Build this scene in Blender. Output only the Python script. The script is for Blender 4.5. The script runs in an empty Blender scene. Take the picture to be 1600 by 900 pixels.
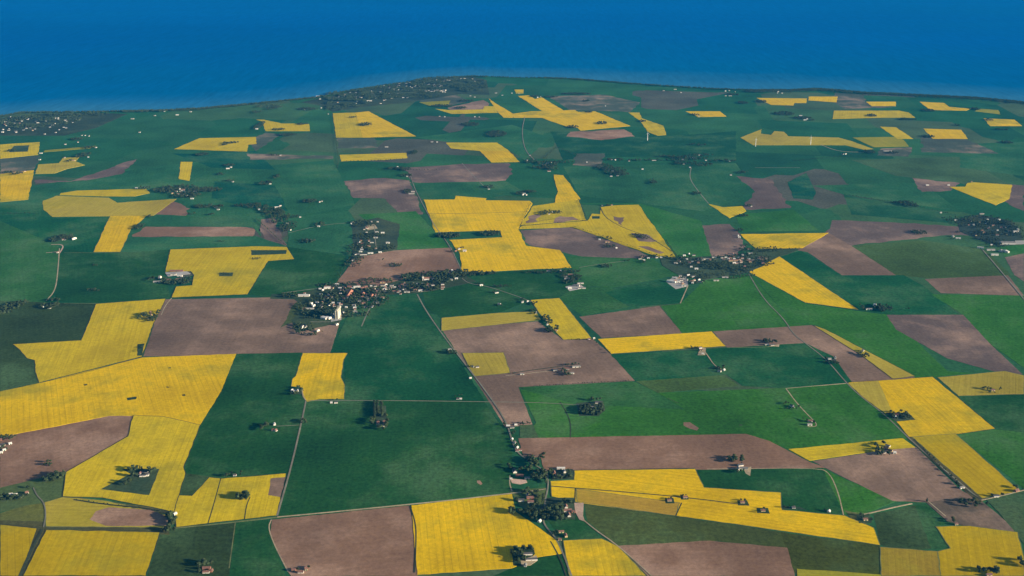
import bpy, math, random
import numpy as np
from mathutils import Vector, Matrix, noise

random.seed(7)
RNG = np.random.default_rng(11)
S = bpy.context.scene
COL = S.collection

# ------------------------------------------------------------------ camera, light, exposure
H = 1550.0                      # height of the aircraft above the fields, metres
PITCH = math.radians(18.7)      # degrees below the horizon
F = 1716.0                      # focal length, in pixels of a 1600 px wide frame
cam_d = bpy.data.cameras.new('camera')
cam = bpy.data.objects.new('camera', cam_d); COL.objects.link(cam)
cam.location = (0, 0, H)
cam.rotation_euler = (math.radians(90) - PITCH, 0, 0)
cam_d.sensor_width = 36.0
cam_d.lens = 36.0 * F / 1600.0
cam_d.clip_start = 1.0
cam_d.clip_end = 250000.0
S.camera = cam

SUN_EL = math.radians(13.0)
SUN_AZ = math.radians(-15.0)    # angle of the sun from +X towards +Y (negative: a little behind the camera)
W = bpy.data.worlds.new('World'); S.world = W; W.use_nodes = True
wn = W.node_tree; wn.nodes.clear()
sky = wn.nodes.new('ShaderNodeTexSky'); sky.sky_type = 'NISHITA'; sky.sun_disc = False
sky.sun_elevation = SUN_EL
sky.sun_rotation = math.radians(90) - SUN_AZ     # Nishita measures clockwise from +Y
sky.altitude = 200; sky.air_density = 1.0; sky.dust_density = 0.6; sky.ozone_density = 2.0
bg = wn.nodes.new('ShaderNodeBackground'); bg.inputs['Strength'].default_value = 0.05
wo = wn.nodes.new('ShaderNodeOutputWorld')
wn.links.new(sky.outputs[0], bg.inputs[0]); wn.links.new(bg.outputs[0], wo.inputs[0])

sd = bpy.data.lights.new('sun', 'SUN'); sd.energy = 5.0; sd.angle = math.radians(0.6); sd.color = (1.0, 0.86, 0.66)
sun = bpy.data.objects.new('sun', sd); COL.objects.link(sun)
sdir = Vector((math.cos(SUN_EL) * math.cos(SUN_AZ), math.cos(SUN_EL) * math.sin(SUN_AZ), math.sin(SUN_EL)))
sun.rotation_euler = sdir.to_track_quat('Z', 'Y').to_euler()
sun.location = (3000, -800, 4000)

S.view_settings.view_transform = 'Standard'
S.view_settings.look = 'None'
S.view_settings.gamma = 1.0
S.view_settings.exposure = 1.30
HAZE_COL = (0.01, 0.37, 0.95, 1)
HAZE_D = 0.0000120
S.cycles.max_bounces = 4; S.cycles.diffuse_bounces = 2; S.cycles.glossy_bounces = 1
S.cycles.volume_bounces = 0; S.cycles.transparent_max_bounces = 4

# ------------------------------------------------------------------ pixel of the photograph -> point on the ground
CP, SP = math.cos(PITCH), math.sin(PITCH)
def ground(px, py, z=0.0):
    u = (px - 800.0) / F; v = (450.0 - py) / F
    dx, dy, dz = u, CP + v * SP, -SP + v * CP
    t = (z - H) / dz
    return (dx * t, dy * t)

# ------------------------------------------------------------------ materials
def lin(c):
    return tuple(((x / 255.0) / 12.92 if x / 255.0 <= 0.04045 else ((x / 255.0 + 0.055) / 1.055) ** 2.4) for x in c)

class NT:
    def __init__(s, name):
        s.m = bpy.data.materials.new(name); s.m.use_nodes = True
        s.t = s.m.node_tree; s.t.nodes.clear()
        s.out = s.t.nodes.new('ShaderNodeOutputMaterial')
        s.p = s.t.nodes.new('ShaderNodeBsdfPrincipled')
        s.t.links.new(s.p.outputs[0], s.out.inputs[0])
        s.p.inputs['Roughness'].default_value = 0.9
        s.p.inputs['Specular IOR Level'].default_value = 0.0
    def n(s, kind, **kw):
        x = s.t.nodes.new(kind)
        for k, v in kw.items(): setattr(x, k, v)
        return x
    def l(s, a, b): s.t.links.new(a, b)
    def pos(s): 
        if not hasattr(s, '_p'): s._p = s.n('ShaderNodeNewGeometry').outputs['Position']
        return s._p
    def uv(s):
        if not hasattr(s, '_u'):
            a = s.n('ShaderNodeUVMap'); s._u = a.outputs[0]
        return s._u
    def noise(s, size, detail=3, rough=0.55, vec=None, stretch=None):
        v = vec if vec is not None else s.pos()
        mp = s.n('ShaderNodeMapping'); sc = 1.0 / size
        mp.inputs['Scale'].default_value = (sc * (stretch[0] if stretch else 1), sc * (stretch[1] if stretch else 1), sc)
        s.l(v, mp.inputs[0])
        t = s.n('ShaderNodeTexNoise'); t.inputs['Scale'].default_value = 1.0
        t.inputs['Detail'].default_value = detail; t.inputs['Roughness'].default_value = rough
        s.l(mp.outputs[0], t.inputs['Vector'])
        return t.outputs['Fac']
    def remap(s, x, a, b, c, d):
        r = s.n('ShaderNodeMapRange')
        r.inputs[1].default_value, r.inputs[2].default_value, r.inputs[3].default_value, r.inputs[4].default_value = a, b, c, d
        s.l(x, r.inputs[0]); return r.outputs[0]
    def math(s, op, a, b=None):
        m = s.n('ShaderNodeMath', operation=op)
        for i, x in enumerate((a, b)):
            if x is None: continue
            if isinstance(x, (int, float)): m.inputs[i].default_value = x
            else: s.l(x, m.inputs[i])
        return m.outputs[0]
    def mix(s, f, a, b, mode='MIX'):
        m = s.n('ShaderNodeMix', data_type='RGBA', blend_type=mode)
        for i, x in ((0, f), (6, a), (7, b)):
            if isinstance(x, (int, float)): m.inputs[i].default_value = x
            elif isinstance(x, tuple): m.inputs[i].default_value = (*x[:3], 1)
            else: s.l(x, m.inputs[i])
        return m.outputs[2]
    def scale(s, col, f):
        m = s.n('ShaderNodeVectorMath', operation='SCALE'); s.l(col, m.inputs[0])
        if isinstance(f, (int, float)): m.inputs['Scale'].default_value = f
        else: s.l(f, m.inputs['Scale'])
        return m.outputs[0]
    def objcol(s): return s.n('ShaderNodeObjectInfo').outputs['Color']
    def bump(s, size, dist):
        b = s.n('ShaderNodeBump'); b.inputs['Strength'].default_value = 1.0; b.inputs['Distance'].default_value = dist
        s.l(s.noise(size, 2, 0.4), b.inputs['Height']); s.l(b.outputs[0], s.p.inputs['Normal'])

def crop_material(name, other, patch=0.3, line=0.25, fleck=0.3, fine=0.22, undul=5.0, row=24.0, broad=0.22):
    """A crop or soil surface: the field's own colour, patches of the second colour, drilled rows, wheel lines and plant-scale fleck."""
    s = NT(name)
    base = s.objcol()
    big = s.noise(420, 3, 0.5); mid = s.noise(95, 4, 0.6)
    rows = s.noise(9, 2, 0.6, vec=s.uv(), stretch=(1.0, 0.018))      # long thin streaks along the drilling direction
    sp = s.n('ShaderNodeSeparateXYZ'); s.l(s.uv(), sp.inputs[0])
    fr = s.math('FRACT', s.math('DIVIDE', sp.outputs[0], row))
    tram = s.math('LESS_THAN', fr, 0.085)
    tramn = s.math('MULTIPLY', tram, s.remap(s.noise(120, 2), 0.4, 0.62, 0.25, 1.0))
    mixf = s.math('MULTIPLY', s.remap(s.math('ADD', big, s.math('MULTIPLY', mid, 0.6)), 0.78, 1.0, 0, 1), patch)
    c = s.mix(mixf, base, other)
    c = s.mix(s.math('MULTIPLY', tramn, line), c, tuple(x * 0.45 for x in other))
    f = s.math('ADD', s.remap(big, 0.3, 0.7, 1 - broad, 1 + broad), s.remap(mid, 0.25, 0.75, -0.10, 0.10))
    f = s.math('MULTIPLY', f, s.remap(rows, 0.25, 0.75, 1 - fleck * 0.5, 1 + fleck * 0.5))
    f = s.math('MULTIPLY', f, s.remap(s.noise(13.0, 5, 0.78), 0.3, 0.7, 1 - fine, 1 + fine))
    s.l(s.scale(c, f), s.p.inputs['Base Color'])
    s.bump(310, undul)
    return s.m

M = {}
M['rape'] = crop_material('rapeseed_crop', (0.27, 0.225, 0.015), patch=0.85, line=0.34, fleck=0.26, fine=0.2, undul=6, row=18.0)
M['soil'] = crop_material('ploughed_soil', (0.34, 0.22, 0.155), patch=0.6, line=0.06, fleck=0.16, fine=0.26, undul=9, broad=0.24)
M['green'] = crop_material('cereal_crop', (0.065, 0.12, 0.050), patch=0.55, line=0.10, fleck=0.18, fine=0.45, undul=7, broad=0.30)
M['meadow'] = crop_material('meadow_grass', (0.07, 0.085, 0.035), patch=0.6, line=0.0, fleck=0.1, fine=0.42, undul=5)

def ground_mat():
    s = NT('farmland')
    mp = s.n('ShaderNodeMapping'); mp.inputs['Scale'].default_value = (1 / 620, 1 / 900, 1); mp.inputs['Rotation'].default_value = (0, 0, 0.16)
    s.l(s.pos(), mp.inputs[0])
    v = s.n('ShaderNodeTexVoronoi', distance='CHEBYCHEV'); v.inputs['Scale'].default_value = 1.0; v.inputs['Randomness'].default_value = 0.7
    s.l(mp.outputs[0], v.inputs['Vector'])
    sp = s.n('ShaderNodeSeparateColor'); s.l(v.outputs['Color'], sp.inputs[0])
    r = s.n('ShaderNodeValToRGB'); r.color_ramp.interpolation = 'CONSTANT'
    cols = [(0, (0.024, 0.10, 0.038)), (0.2, (0.034, 0.115, 0.042)), (0.36, (0.020, 0.082, 0.036)), (0.52, (0.050, 0.12, 0.045)), (0.66, (0.030, 0.105, 0.04)), (0.8, (0.066, 0.11, 0.05)), (0.97, (0.085, 0.09, 0.065))]
    e = r.color_ramp.elements
    e[0].position = 0; e[0].color = (*cols[0][1], 1); e[1].position = cols[1][0]; e[1].color = (*cols[1][1], 1)
    for p_, c_ in cols[2:]:
        x = e.new(p_); x.color = (*c_, 1)
    s.l(sp.outputs[0], r.inputs[0])
    f = s.remap(s.noise(380, 4, 0.55), 0.3, 0.7, 0.75, 1.25)
    f = s.math('MULTIPLY', f, s.remap(s.noise(16, 5, 0.78), 0.3, 0.7, 0.62, 1.38))
    s.l(s.scale(r.outputs[0], f), s.p.inputs['Base Color'])
    s.bump(310, 6)
    return s.m
M['land'] = ground_mat()

def sea_mat():
    s = NT('sea_water')
    at = s.n('ShaderNodeAttribute'); at.attribute_name = 'offshore'       # 0 at the beach, 1 in deep water
    d = s.math('ADD', at.outputs['Fac'], s.remap(s.noise(2600, 4, 0.6, stretch=(0.5, 1)), 0.3, 0.7, -0.14, 0.14))
    c = s.mix(s.remap(d, 0.0, 0.35, 0, 1), (0.03, 0.16, 0.30), (0.001, 0.110, 0.29))
    c = s.mix(s.remap(d, 0.3, 1.0, 0, 1), c, (0.0001, 0.080, 0.30))
    f = s.remap(s.noise(5200, 3, 0.55, stretch=(0.3, 1)), 0.3, 0.7, 0.88, 1.12)
    g = s.remap(s.noise(60, 5, 0.85, stretch=(1, 0.12)), 0.3, 0.7, 0.8, 1.2)
    s.l(s.scale(c, s.math('MULTIPLY', f, g)), s.p.inputs['Base Color'])
    s.p.inputs['Roughness'].default_value = 0.55
    s.p.inputs['Specular IOR Level'].default_value = 0.0
    return s.m
M['sea'] = sea_mat()

def plain(name, col, var=0.12, size=3.0, rough=0.85, spec=0.2):
    s = NT(name)
    c = s.n('ShaderNodeRGB'); c.outputs[0].default_value = (*col, 1)
    f = s.math('MULTIPLY', s.remap(s.noise(size, 4, 0.65), 0.3, 0.7, 1 - var, 1 + var), s.remap(s.noise(size * 7, 2, 0.5), 0.3, 0.7, 1 - var, 1 + var))
    s.l(s.scale(c.outputs[0], f), s.p.inputs['Base Color'])
    s.p.inputs['Roughness'].default_value = rough
    s.p.inputs['Specular IOR Level'].default_value = spec
    return s.m
M['sand'] = plain('beach_sand', (0.34, 0.31, 0.26), 0.25, 30)
M['shallow'] = plain('shallow_water', (0.02, 0.17, 0.38), 0.3, 60, 0.5, 0.06)
M['foam'] = plain('surf_foam', (0.26, 0.36, 0.42), 0.6, 60)
M['asphalt'] = plain('asphalt', (0.19, 0.18, 0.13), 0.2, 20)
M['gravel'] = plain('gravel', (0.36, 0.29, 0.18), 0.22, 8)
M['pink'] = plain('pale_gravel', (0.48, 0.33, 0.25), 0.2, 6)
M['concrete'] = plain('concrete_yard', (0.36, 0.34, 0.31), 0.2, 8)
M['ditch'] = plain('ditch_grass', (0.035, 0.045, 0.02), 0.35, 5)
M['verge'] = plain('verge_grass', (0.13, 0.15, 0.05), 0.3, 6)
M['garden'] = plain('garden_grass', (0.04, 0.065, 0.03), 0.4, 9)
M['wallw'] = plain('limewashed_wall', (0.62, 0.57, 0.49), 0.08, 2)
M['wallb'] = plain('brick_wall', (0.30, 0.13, 0.085), 0.15, 1)
M['wally'] = plain('yellow_brick_wall', (0.50, 0.38, 0.20), 0.12, 1)
M['wallg'] = plain('grey_render_wall', (0.42, 0.41, 0.39), 0.12, 2)
M['roofr'] = plain('red_tile_roof', (0.175, 0.09, 0.07), 0.2, 1.5)
M['roofg'] = plain('grey_cement_roof', (0.19, 0.18, 0.17), 0.2, 2)
M['roofd'] = plain('dark_slate_roof', (0.07, 0.07, 0.075), 0.2, 2)
M['roofw'] = plain('pale_sheet_roof', (0.55, 0.53, 0.49), 0.1, 3)
M['bark'] = plain('bark', (0.07, 0.05, 0.035), 0.3, 1)
M['white'] = plain('white_painted_steel', (0.78, 0.78, 0.76), 0.04, 3, 0.4, 0.4)
M['silo'] = plain('silo_concrete', (0.50, 0.45, 0.34), 0.10, 5)
M['door'] = plain('painted_timber_door', (0.05, 0.10, 0.07), 0.15, 1)

def leaf_mat(name, c1, c2):
    s = NT(name)
    oi = s.n('ShaderNodeObjectInfo')
    f = s.remap(s.noise(2.5, 4, 0.7), 0.3, 0.7, 0, 1)
    c = s.mix(f, c1, c2)
    g = s.math('MULTIPLY', s.remap(oi.outputs['Random'], 0, 1, 0.75, 1.3), s.remap(s.noise(60, 2), 0.3, 0.7, 0.75, 1.25))
    s.l(s.scale(c, g), s.p.inputs['Base Color'])
    return s.m
M['leaf'] = leaf_mat('broadleaf_foliage', (0.022, 0.034, 0.016), (0.054, 0.074, 0.030))
M['needle'] = leaf_mat('conifer_foliage', (0.014, 0.024, 0.014), (0.030, 0.045, 0.022))

# ------------------------------------------------------------------ object helpers
def link(o, parent=None):
    COL.objects.link(o)
    if parent: o.parent = parent
    return o
def mesh_obj(name, verts, faces, mats, parent=None, fm=None, loc=None):
    me = bpy.data.meshes.new(name); me.from_pydata([tuple(v) for v in verts], [], faces)
    for m in (mats if isinstance(mats, (list, tuple)) else [mats]): me.materials.append(M[m])
    if fm is not None: me.polygons.foreach_set('material_index', fm)
    me.update()
    o = bpy.data.objects.new(name, me); link(o, parent)
    if loc: o.location = loc
    return o
def tag(o, label=None, cat=None, group=None, kind=None):
    if label: o['label'] = label
    if cat: o['category'] = cat
    if group: o['group'] = group
    if kind: o['kind'] = kind
    return o

# ------------------------------------------------------------------ sea, land, shore
COAST = [(-1400, 300), (-900, 250), (-500, 215), (-250, 198), (-80, 187), (0, 181), (32, 175), (90, 174.5), (150, 174), (250, 172), (312, 169), (400, 161), (460, 155), (500, 151),
         (535, 143), (570, 137), (610, 131), (650, 126), (700, 121), (737, 118), (770, 119.5), (800, 121), (850, 121), (887, 122), (940, 126), (1000, 131), (1060, 135),
         (1110, 138), (1175, 140), (1235, 140), (1275, 138), (1307, 140), (1350, 144), (1400, 146), (1460, 149), (1525, 152), (1600, 159), (1700, 166), (1900, 182), (2200, 205), (2700, 250)]
def rough_line(pts, step, amp, closed=False, seed=0):
    out = []; n = len(pts)
    for i in range(n if closed else n - 1):
        a, b = pts[i], pts[(i + 1) % n]
        L = math.hypot(b[0] - a[0], b[1] - a[1]); k = max(1, min(60, int(L / step)))
        nx, ny = (-(b[1] - a[1]) / (L + 1e-9), (b[0] - a[0]) / (L + 1e-9))
        for j in range(k):
            t = j / k; x = a[0] + (b[0] - a[0]) * t; y = a[1] + (b[1] - a[1]) * t
            if j:
                d = amp * (noise.noise(Vector((x / (step * 2.2), y / (step * 2.2), seed))) * 1.6)
                x += nx * d; y += ny * d
            out.append((x, y))
    if not closed: out.append(pts[-1])
    return out
coast = rough_line([ground(*p) for p in COAST], 60, 22)

X0, X1, Y0, Y1 = -60000, 60000, -6000, 110000
cs = [(X0, coast[0][1] - 2500)] + coast[::3] + [coast[-1], (X1, coast[-1][1] - 2500)]
offs = [(-900, 0), (0, 0), (200, .06), (600, .2), (1400, .4), (3000, .65), (7000, 1), (None, 1)]
V = [(x, y + d if d is not None else Y1, -7) for d, _ in offs for x, y in cs]; k = len(cs)
o = mesh_obj('sea', V, [(r * k + i, r * k + i + 1, (r + 1) * k + i + 1, (r + 1) * k + i) for r in range(len(offs) - 1) for i in range(k - 1)], 'sea')
at = o.data.attributes.new('offshore', 'FLOAT', 'POINT'); at.data.foreach_set('value', [a for _, a in offs for _ in cs])
tag(o, 'deep blue open sea beyond the coast', kind='structure')

# land: one sheet whose far edge is the coast, with a low bluff down to the beach
lc = [(coast[0][0], -5000)] + coast + [(coast[-1][0], -5000)]
n = len(lc)
verts = [(x, y, 0) for x, y in lc] + [(x, y, -12) for x, y in lc]
faces = [tuple(range(n))[::-1]] + [(i, (i + 1) % n, (i + 1) % n + n, i + n) for i in range(n)]
o = mesh_obj('ground', verts, faces, 'land'); tag(o, 'flat farmland plain reaching the coast', kind='structure')

def ribbon(name, pts, w, z, mat, label=None, kind='structure', group=None, drop=0.6, off=0.0, cat=None):
    """A strip of width w along pts (ground metres), with skirts down into the ground."""
    m = len(pts); V = []; Fc = []
    for i, (x, y) in enumerate(pts):
        a = pts[max(0, i - 1)]; b = pts[min(m - 1, i + 1)]
        L = math.hypot(b[0] - a[0], b[1] - a[1]) + 1e-9; nx, ny = -(b[1] - a[1]) / L, (b[0] - a[0]) / L
        for s_, zz in ((-1, z - drop), (-1, z), (1, z), (1, z - drop)):
            V.append((x + nx * (off + s_ * w / 2), y + ny * (off + s_ * w / 2), zz))
    for i in range(m - 1):
        for k in range(3):
            a = i * 4 + k; Fc.append((a, a + 4, a + 5, a + 1))
    o = mesh_obj(name, V, Fc, mat); tag(o, label, cat, group, kind)
    return o
ribbon('beach', coast, 26, -5.6, 'sand', 'narrow pale beach under the coast', off=8, drop=2)
ribbon('surf', coast, 12, -6.7, 'foam', 'thin line of surf along the beach', off=30, drop=0.05)
# ------------------------------------------------------------------ fields (corners given in photograph pixels, turned into ground metres)
GD, GM, GB, GO, GK, GT = (0.018, 0.082, 0.034), (0.032, 0.122, 0.048), (0.036, 0.145, 0.026), (0.058, 0.112, 0.044), (0.036, 0.066, 0.034), (0.014, 0.088, 0.046)
BR, BP, BG, BL = (0.232, 0.136, 0.088), (0.150, 0.108, 0.092), (0.200, 0.132, 0.094), (0.25, 0.155, 0.11)
YB, YP, YM, YL, YO = (0.71, 0.455, 0.003), (0.42, 0.33, 0.04), (0.46, 0.32, 0.003), (0.57, 0.415, 0.012), (0.27, 0.26, 0.02)
FIELDS = [
 # far greens and browns
 ('green', GM, [(0,270),(55,290),(210,265),(330,250),(400,260),(520,250),(555,320),(400,350),(210,350),(0,345)]),
 ('green', GT, [(335,283),(430,290),(445,318),(330,310)]), ('green', GT, [(345,302),(440,310),(450,330),(395,325),(338,312)]),
 ('green', GT, [(270,240),(300,240),(400,236),(430,265),(330,262),(300,250)]), ('green', GM, [(650,215),(800,195),(860,215),(820,250),(780,225),(700,222)]),
 ('green', GD, [(860,205),(1010,215),(1150,205),(1150,250),(960,245),(880,250)]), ('green', GM, [(880,260),(1150,255),(1180,300),(1100,330),(1010,320),(905,305)]),
 ('green', GT, [(1230,285),(1260,270),(1275,300),(1270,312),(1240,310)]), ('green', GB, [(1150,335),(1240,328),(1280,360),(1158,362)]),
 ('green', GD, [(1318,304),(1500,335),(1480,348),(1330,335)]), ('green', GM, [(1270,290),(1440,285),(1500,330),(1318,304)]),
 ('green', GO, [(1330,250),(1500,245),(1600,300),(1580,310),(1500,286),(1400,275)]), ('green', GM, [(1500,225),(1600,222),(1600,275),(1500,262)]),
 ('green', GO, [(1440,375),(1540,390),(1580,430),(1450,435),(1400,430),(1320,385)]), ('green', GB, [(1555,370),(1600,375),(1600,398),(1570,402)]),
 ('soil', BP, [(0,248),(62,243),(55,268),(0,272)]), ('soil', BP, [(55,281),(110,283),(150,270),(215,248),(190,272),(135,282),(55,287)]),
 ('soil', BP, [(110,283),(150,279),(190,255),(212,250),(178,274),(140,281)]), ('soil', BR, [(240,335),(270,312),(297,326),(290,337)]),
 ('soil', BR, [(207,370),(228,354),(385,355),(400,358),(395,369)]), ('soil', BP, [(408,343),(430,340),(447,385),(413,383)]),
 ('soil', BP, [(528,216),(585,216),(591,231),(528,232)]), ('soil', BP, [(385,240),(520,244),(520,248),(390,250)]), ('soil', BP, [(390,226),(400,214),(415,207),(440,210),(400,236)]),
 ('soil', BP, [(537,283),(600,278),(640,282),(660,335),(625,335),(600,310),(552,309)]), ('soil', BP, [(630,262),(722,256),(795,255),(800,270),(790,282),(690,290),(648,285)]),
 ('green', GM, [(640,286),(790,283),(820,300),(760,310),(660,312)]),
 ('soil', BP, [(855,150),(945,148),(1000,160),(985,175),(890,172)]), ('soil', BR, [(890,206),(975,202),(992,213),(940,219),(885,213)]), ('soil', BP, [(900,240),(945,240),(940,262),(895,258)]),
 ('soil', BP, [(1150,275),(1205,280),(1235,325),(1155,328),(1180,300)]), ('soil', BP, [(1305,145),(1350,148),(1352,160),(1395,168),(1320,170),(1305,162)]),
 ('soil', BP, [(1378,232),(1425,230),(1420,245),(1370,243)]), ('soil', BP, [(1440,214),(1510,218),(1560,240),(1440,238)]), ('soil', BP, [(1425,278),(1500,286),(1485,298),(1440,300)]),
 ('soil', BP, [(1575,288),(1600,290),(1600,330),(1570,315)]), ('soil', BP, [(650,152),(712,148),(735,158),(700,166),(660,160)]), ('soil', BG, [(700,168),(755,156),(765,162),(758,170),(705,174)]),
 ('soil', BP, [(1290,365),(1300,344),(1440,350),(1510,356),(1545,368),(1470,368),(1330,384)]), ('soil', BG, [(1245,391),(1295,364),(1330,384),(1400,430),(1315,430),(1262,394)]),
 ('soil', BG, [(1445,436),(1575,430),(1600,462),(1470,458)]), ('soil', BP, [(1570,402),(1600,396),(1600,440),(1585,430)]),
 ('soil', BP, [(1095,352),(1140,350),(1158,366),(1165,385),(1150,399),(1112,402)]),
 ('soil', BP, [(814,360),(893,355),(1027,403),(920,404),(880,394),(827,383)]),
 # middle greens
 ('green', GT, [(0,320),(67,320),(90,342),(170,338),(146,396),(265,389),(256,428),(266,466),(150,474),(0,470)]), ('green', GM, [(0,345),(92,385),(85,455),(70,475),(0,470)]),
 ('green', GD, [(97,388),(146,396),(265,389),(257,428),(267,466),(150,474),(85,470),(90,440)]),
 ('green', GM, [(185,394),(205,371),(400,369),(448,385),(266,390),(210,394)]), ('green', GM, [(240,337),(405,342),(408,370),(395,355),(228,353)]),
 ('green', GD, [(388,460),(419,408),(460,405),(448,385),(540,400),(530,440),(500,452),(430,466)]), ('green', GM, [(450,340),(545,330),(560,350),(548,400),(450,386)]),
 ('green', GB, [(560,335),(650,330),(690,372),(700,388),(620,390),(590,360)]),
 ('green', GM, [(885,400),(1020,405),(1060,430),(955,450),(905,445),(893,418)]), ('green', GB, [(905,318),(1000,318),(1095,345),(1112,400),(1058,402),(998,320)]),
 ('green', GM, [(905,448),(960,450),(990,478),(910,494),(872,465)]), ('green', GT, [(945,457),(1030,437),(1062,444),(1076,462),(1063,474),(985,480)]),
 ('green', GD, [(660,455),(725,428),(893,420),(905,447),(872,466),(829,469),(780,489),(690,497),(665,480)]),
 ('green', GB, [(1063,475),(1100,438),(1172,428),(1240,505),(1265,508),(1115,518),(1066,522),(1033,478)]),
 ('green', GB, [(1172,426),(1258,474),(1341,486),(1390,492),(1480,580),(1520,583),(1430,592),(1345,545),(1275,508),(1240,505)]),
 ('green', GT, [(1218,401),(1252,392),(1317,431),(1412,430),(1442,446),(1500,493),(1388,492),(1341,484)]),
 ('soil', BP, [(1385,492),(1505,492),(1550,540),(1598,585),(1570,585),(1480,560),(1400,515)]), ('green', GB, [(1455,460),(1600,462),(1600,575),(1550,540),(1505,492)]),
 # middle browns
 ('soil', BR, [(525,443),(557,400),(620,391),(706,387),(722,426),(640,432),(600,447)]),
 ('soil', BG, [(247,468),(470,464),(482,478),(535,490),(516,552),(224,557),(240,510)]),
 ('soil', BG, [(905,495),(1030,478),(1066,521),(940,528)]),
 ('soil', BG, [(1114,518),(1268,508),(1430,590),(1330,600),(1302,557),(1258,536),(1136,543)]),
 ('soil', BG, [(690,514),(840,502),(880,531),(926,529),(957,556),(992,595),(810,605),(832,663),(790,668),(740,590)]),
 # near greens
 ('green', GK, [(0,470),(150,475),(127,532),(20,540),(0,545)]), ('green', GK, [(0,480),(120,478),(135,500),(127,534),(55,560),(61,600),(0,613)]),
 ('green', GD, [(369,553),(473,551),(455,605),(480,627),(460,700),(447,741),(401,745),(347,749),(326,747),(300,776),(280,775),(288,730),(312,665),(345,612)]),
 ('green', GT, [(516,552),(543,494),(590,460),(652,459),(700,535),(758,627),(481,627),(540,605),(536,553)]),
 ('green', GD, [(479,627),(756,627),(800,690),(802,770),(435,808),(448,741)]),
 ('green', GT, [(955,555),(1140,543),(1258,536),(1302,557),(1332,598),(1228,607),(1160,603),(1135,585),(995,597)]),
 ('green', GO, [(993,596),(1130,586),(1155,603),(1028,614)]),
 ('green', GB, [(1028,614),(1230,606),(1326,600),(1395,655),(1425,685),(1235,703),(1205,692),(1165,678),(1070,640)]),
 ('green', GM, [(810,605),(990,596),(1028,614),(1070,641),(900,633),(840,620)]),
 ('green', GB, [(812,608),(900,632),(1070,640),(1190,682),(820,686),(838,660)]), ('meadow', GO, [(812,664),(833,664),(842,685),(812,684)]),
 ('green', GD, [(1495,619),(1600,616),(1600,770),(1555,672),(1550,671)]), ('green', GB, [(1493,678),(1555,671),(1600,676),(1600,764)]),
 ('soil', BR, [(810,685),(1165,678),(1202,689),(1265,722),(1292,731),(1100,734),(900,736),(850,736),(845,715),(818,714)]),
 ('green', GD, [(1090,735),(1280,731),(1302,745),(1321,804),(1225,797),(1220,771),(1100,762)]), ('green', GB, [(1285,731),(1305,742),(1400,783),(1350,803),(1319,804)]),
 ('soil', BG, [(1270,721),(1385,703),(1432,699),(1500,765),(1530,782),(1450,785),(1395,783),(1310,742)]),
 ('soil', (0.115,0.09,0.065), [(1448,786),(1500,776),(1535,784),(1597,835),(1590,840),(1515,824),(1480,815)]),
 ('green', GK, [(1365,803),(1445,787),(1462,822),(1485,856),(1400,860),(1374,850)]), ('green', GD, [(1430,790),(1446,787),(1480,818),(1462,823),(1485,857),(1455,858)]),
 ('meadow', GO, [(1540,780),(1600,766),(1600,850),(1560,800)]),
 ('green', (0.07,0.10,0.04), [(913,787),(1175,824),(1230,832),(1232,857),(1120,845),(966,853),(918,815)]), ('green', (0.055,0.075,0.02), [(1220,832),(1374,852),(1375,898),(1242,896),(1228,856)]),
 ('green', GK, [(250,826),(368,815),(358,900),(230,900),(240,870)]), ('green', GD, [(368,815),(419,813),(425,840),(447,900),(358,900)]),
 ('green', GD, [(770,900),(800,888),(845,868),(880,866),(890,900)]), ('green', GD, [(855,811),(908,805),(918,815),(938,841),(880,845),(868,830)]),
 ('meadow', (0.09,0.13,0.04), [(795,766),(853,762),(850,810),(830,800),(812,790),(800,772)]), ('meadow', (0.08,0.12,0.04), [(0,742),(105,738),(97,780),(70,786),(0,800)]),
 ('meadow', (0.13,0.14,0.03), [(0,802),(40,790),(68,786),(72,822),(0,816)]),
 # near browns
 ('soil', BR, [(0,683),(100,664),(170,650),(208,648),(204,678),(130,722),(103,738),(85,742),(0,762)]),
 ('soil', BR, [(425,812),(640,790),(648,830),(653,900),(455,900),(443,880),(422,835)]), ('soil', BR, [(966,853),(1110,845),(1230,856),(1242,900),(1012,900),(985,872)]),
 ('meadow', (0.075,0.07,0.025), [(0,813),(262,820),(265,836),(0,826)]), ('meadow', (0.075,0.07,0.025), [(56,824),(76,826),(40,905),(24,905)]), ('meadow', (0.10,0.09,0.03), [(98,774),(262,796),(264,806),(98,790)]), ('meadow', (0.10,0.085,0.035), [(1415,682),(1432,684),(1542,780),(1528,786)]), ('meadow', (0.12,0.13,0.04), [(1320,797),(1345,804),(1376,852),(1360,850)]),
 # rapeseed, far
 ('rape', YL, [(0,226),(62,222),(60,242),(0,248)]), ('rape', YB, [(0,272),(53,266),(44,312),(0,316)]),
 ('rape', YP, [(55,272),(60,257),(92,255),(98,247),(125,245),(118,252),(133,258),(105,264),(85,271)]), ('rape', YO, [(70,235),(150,228),(140,232),(68,238)]),
 ('rape', YL, [(272,233),(312,216),(400,214),(401,225),(388,226),(386,237)]), ('rape', YL, [(282,253),(301,253),(296,283),(280,280)]),
 ('rape', YL, [(400,187),(412,187),(440,193),(460,193),(483,194),(484,205),(450,205),(415,205),(410,190)]),
 ('rape', YL, [(520,177),(555,176),(567,215),(525,215)]), ('rape', YB, [(555,176),(576,174),(650,213),(567,215)]), ('rape', YL, [(531,242),(635,239),(636,247),(600,250),(533,252)]),
 ('rape', YL, [(697,223),(777,223),(795,236),(750,236),(705,232)]), ('rape', YB, [(750,236),(795,236),(812,253),(768,254)]),
 ('rape', YO, [(655,160),(704,157),(700,164),(670,165)]), ('rape', YL, [(680,170),(700,172),(755,171),(757,166),(773,166),(778,176),(705,178)]), ('rape', YB, [(763,153),(772,160),(802,178),(802,184),(787,184),(775,172)]),
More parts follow.
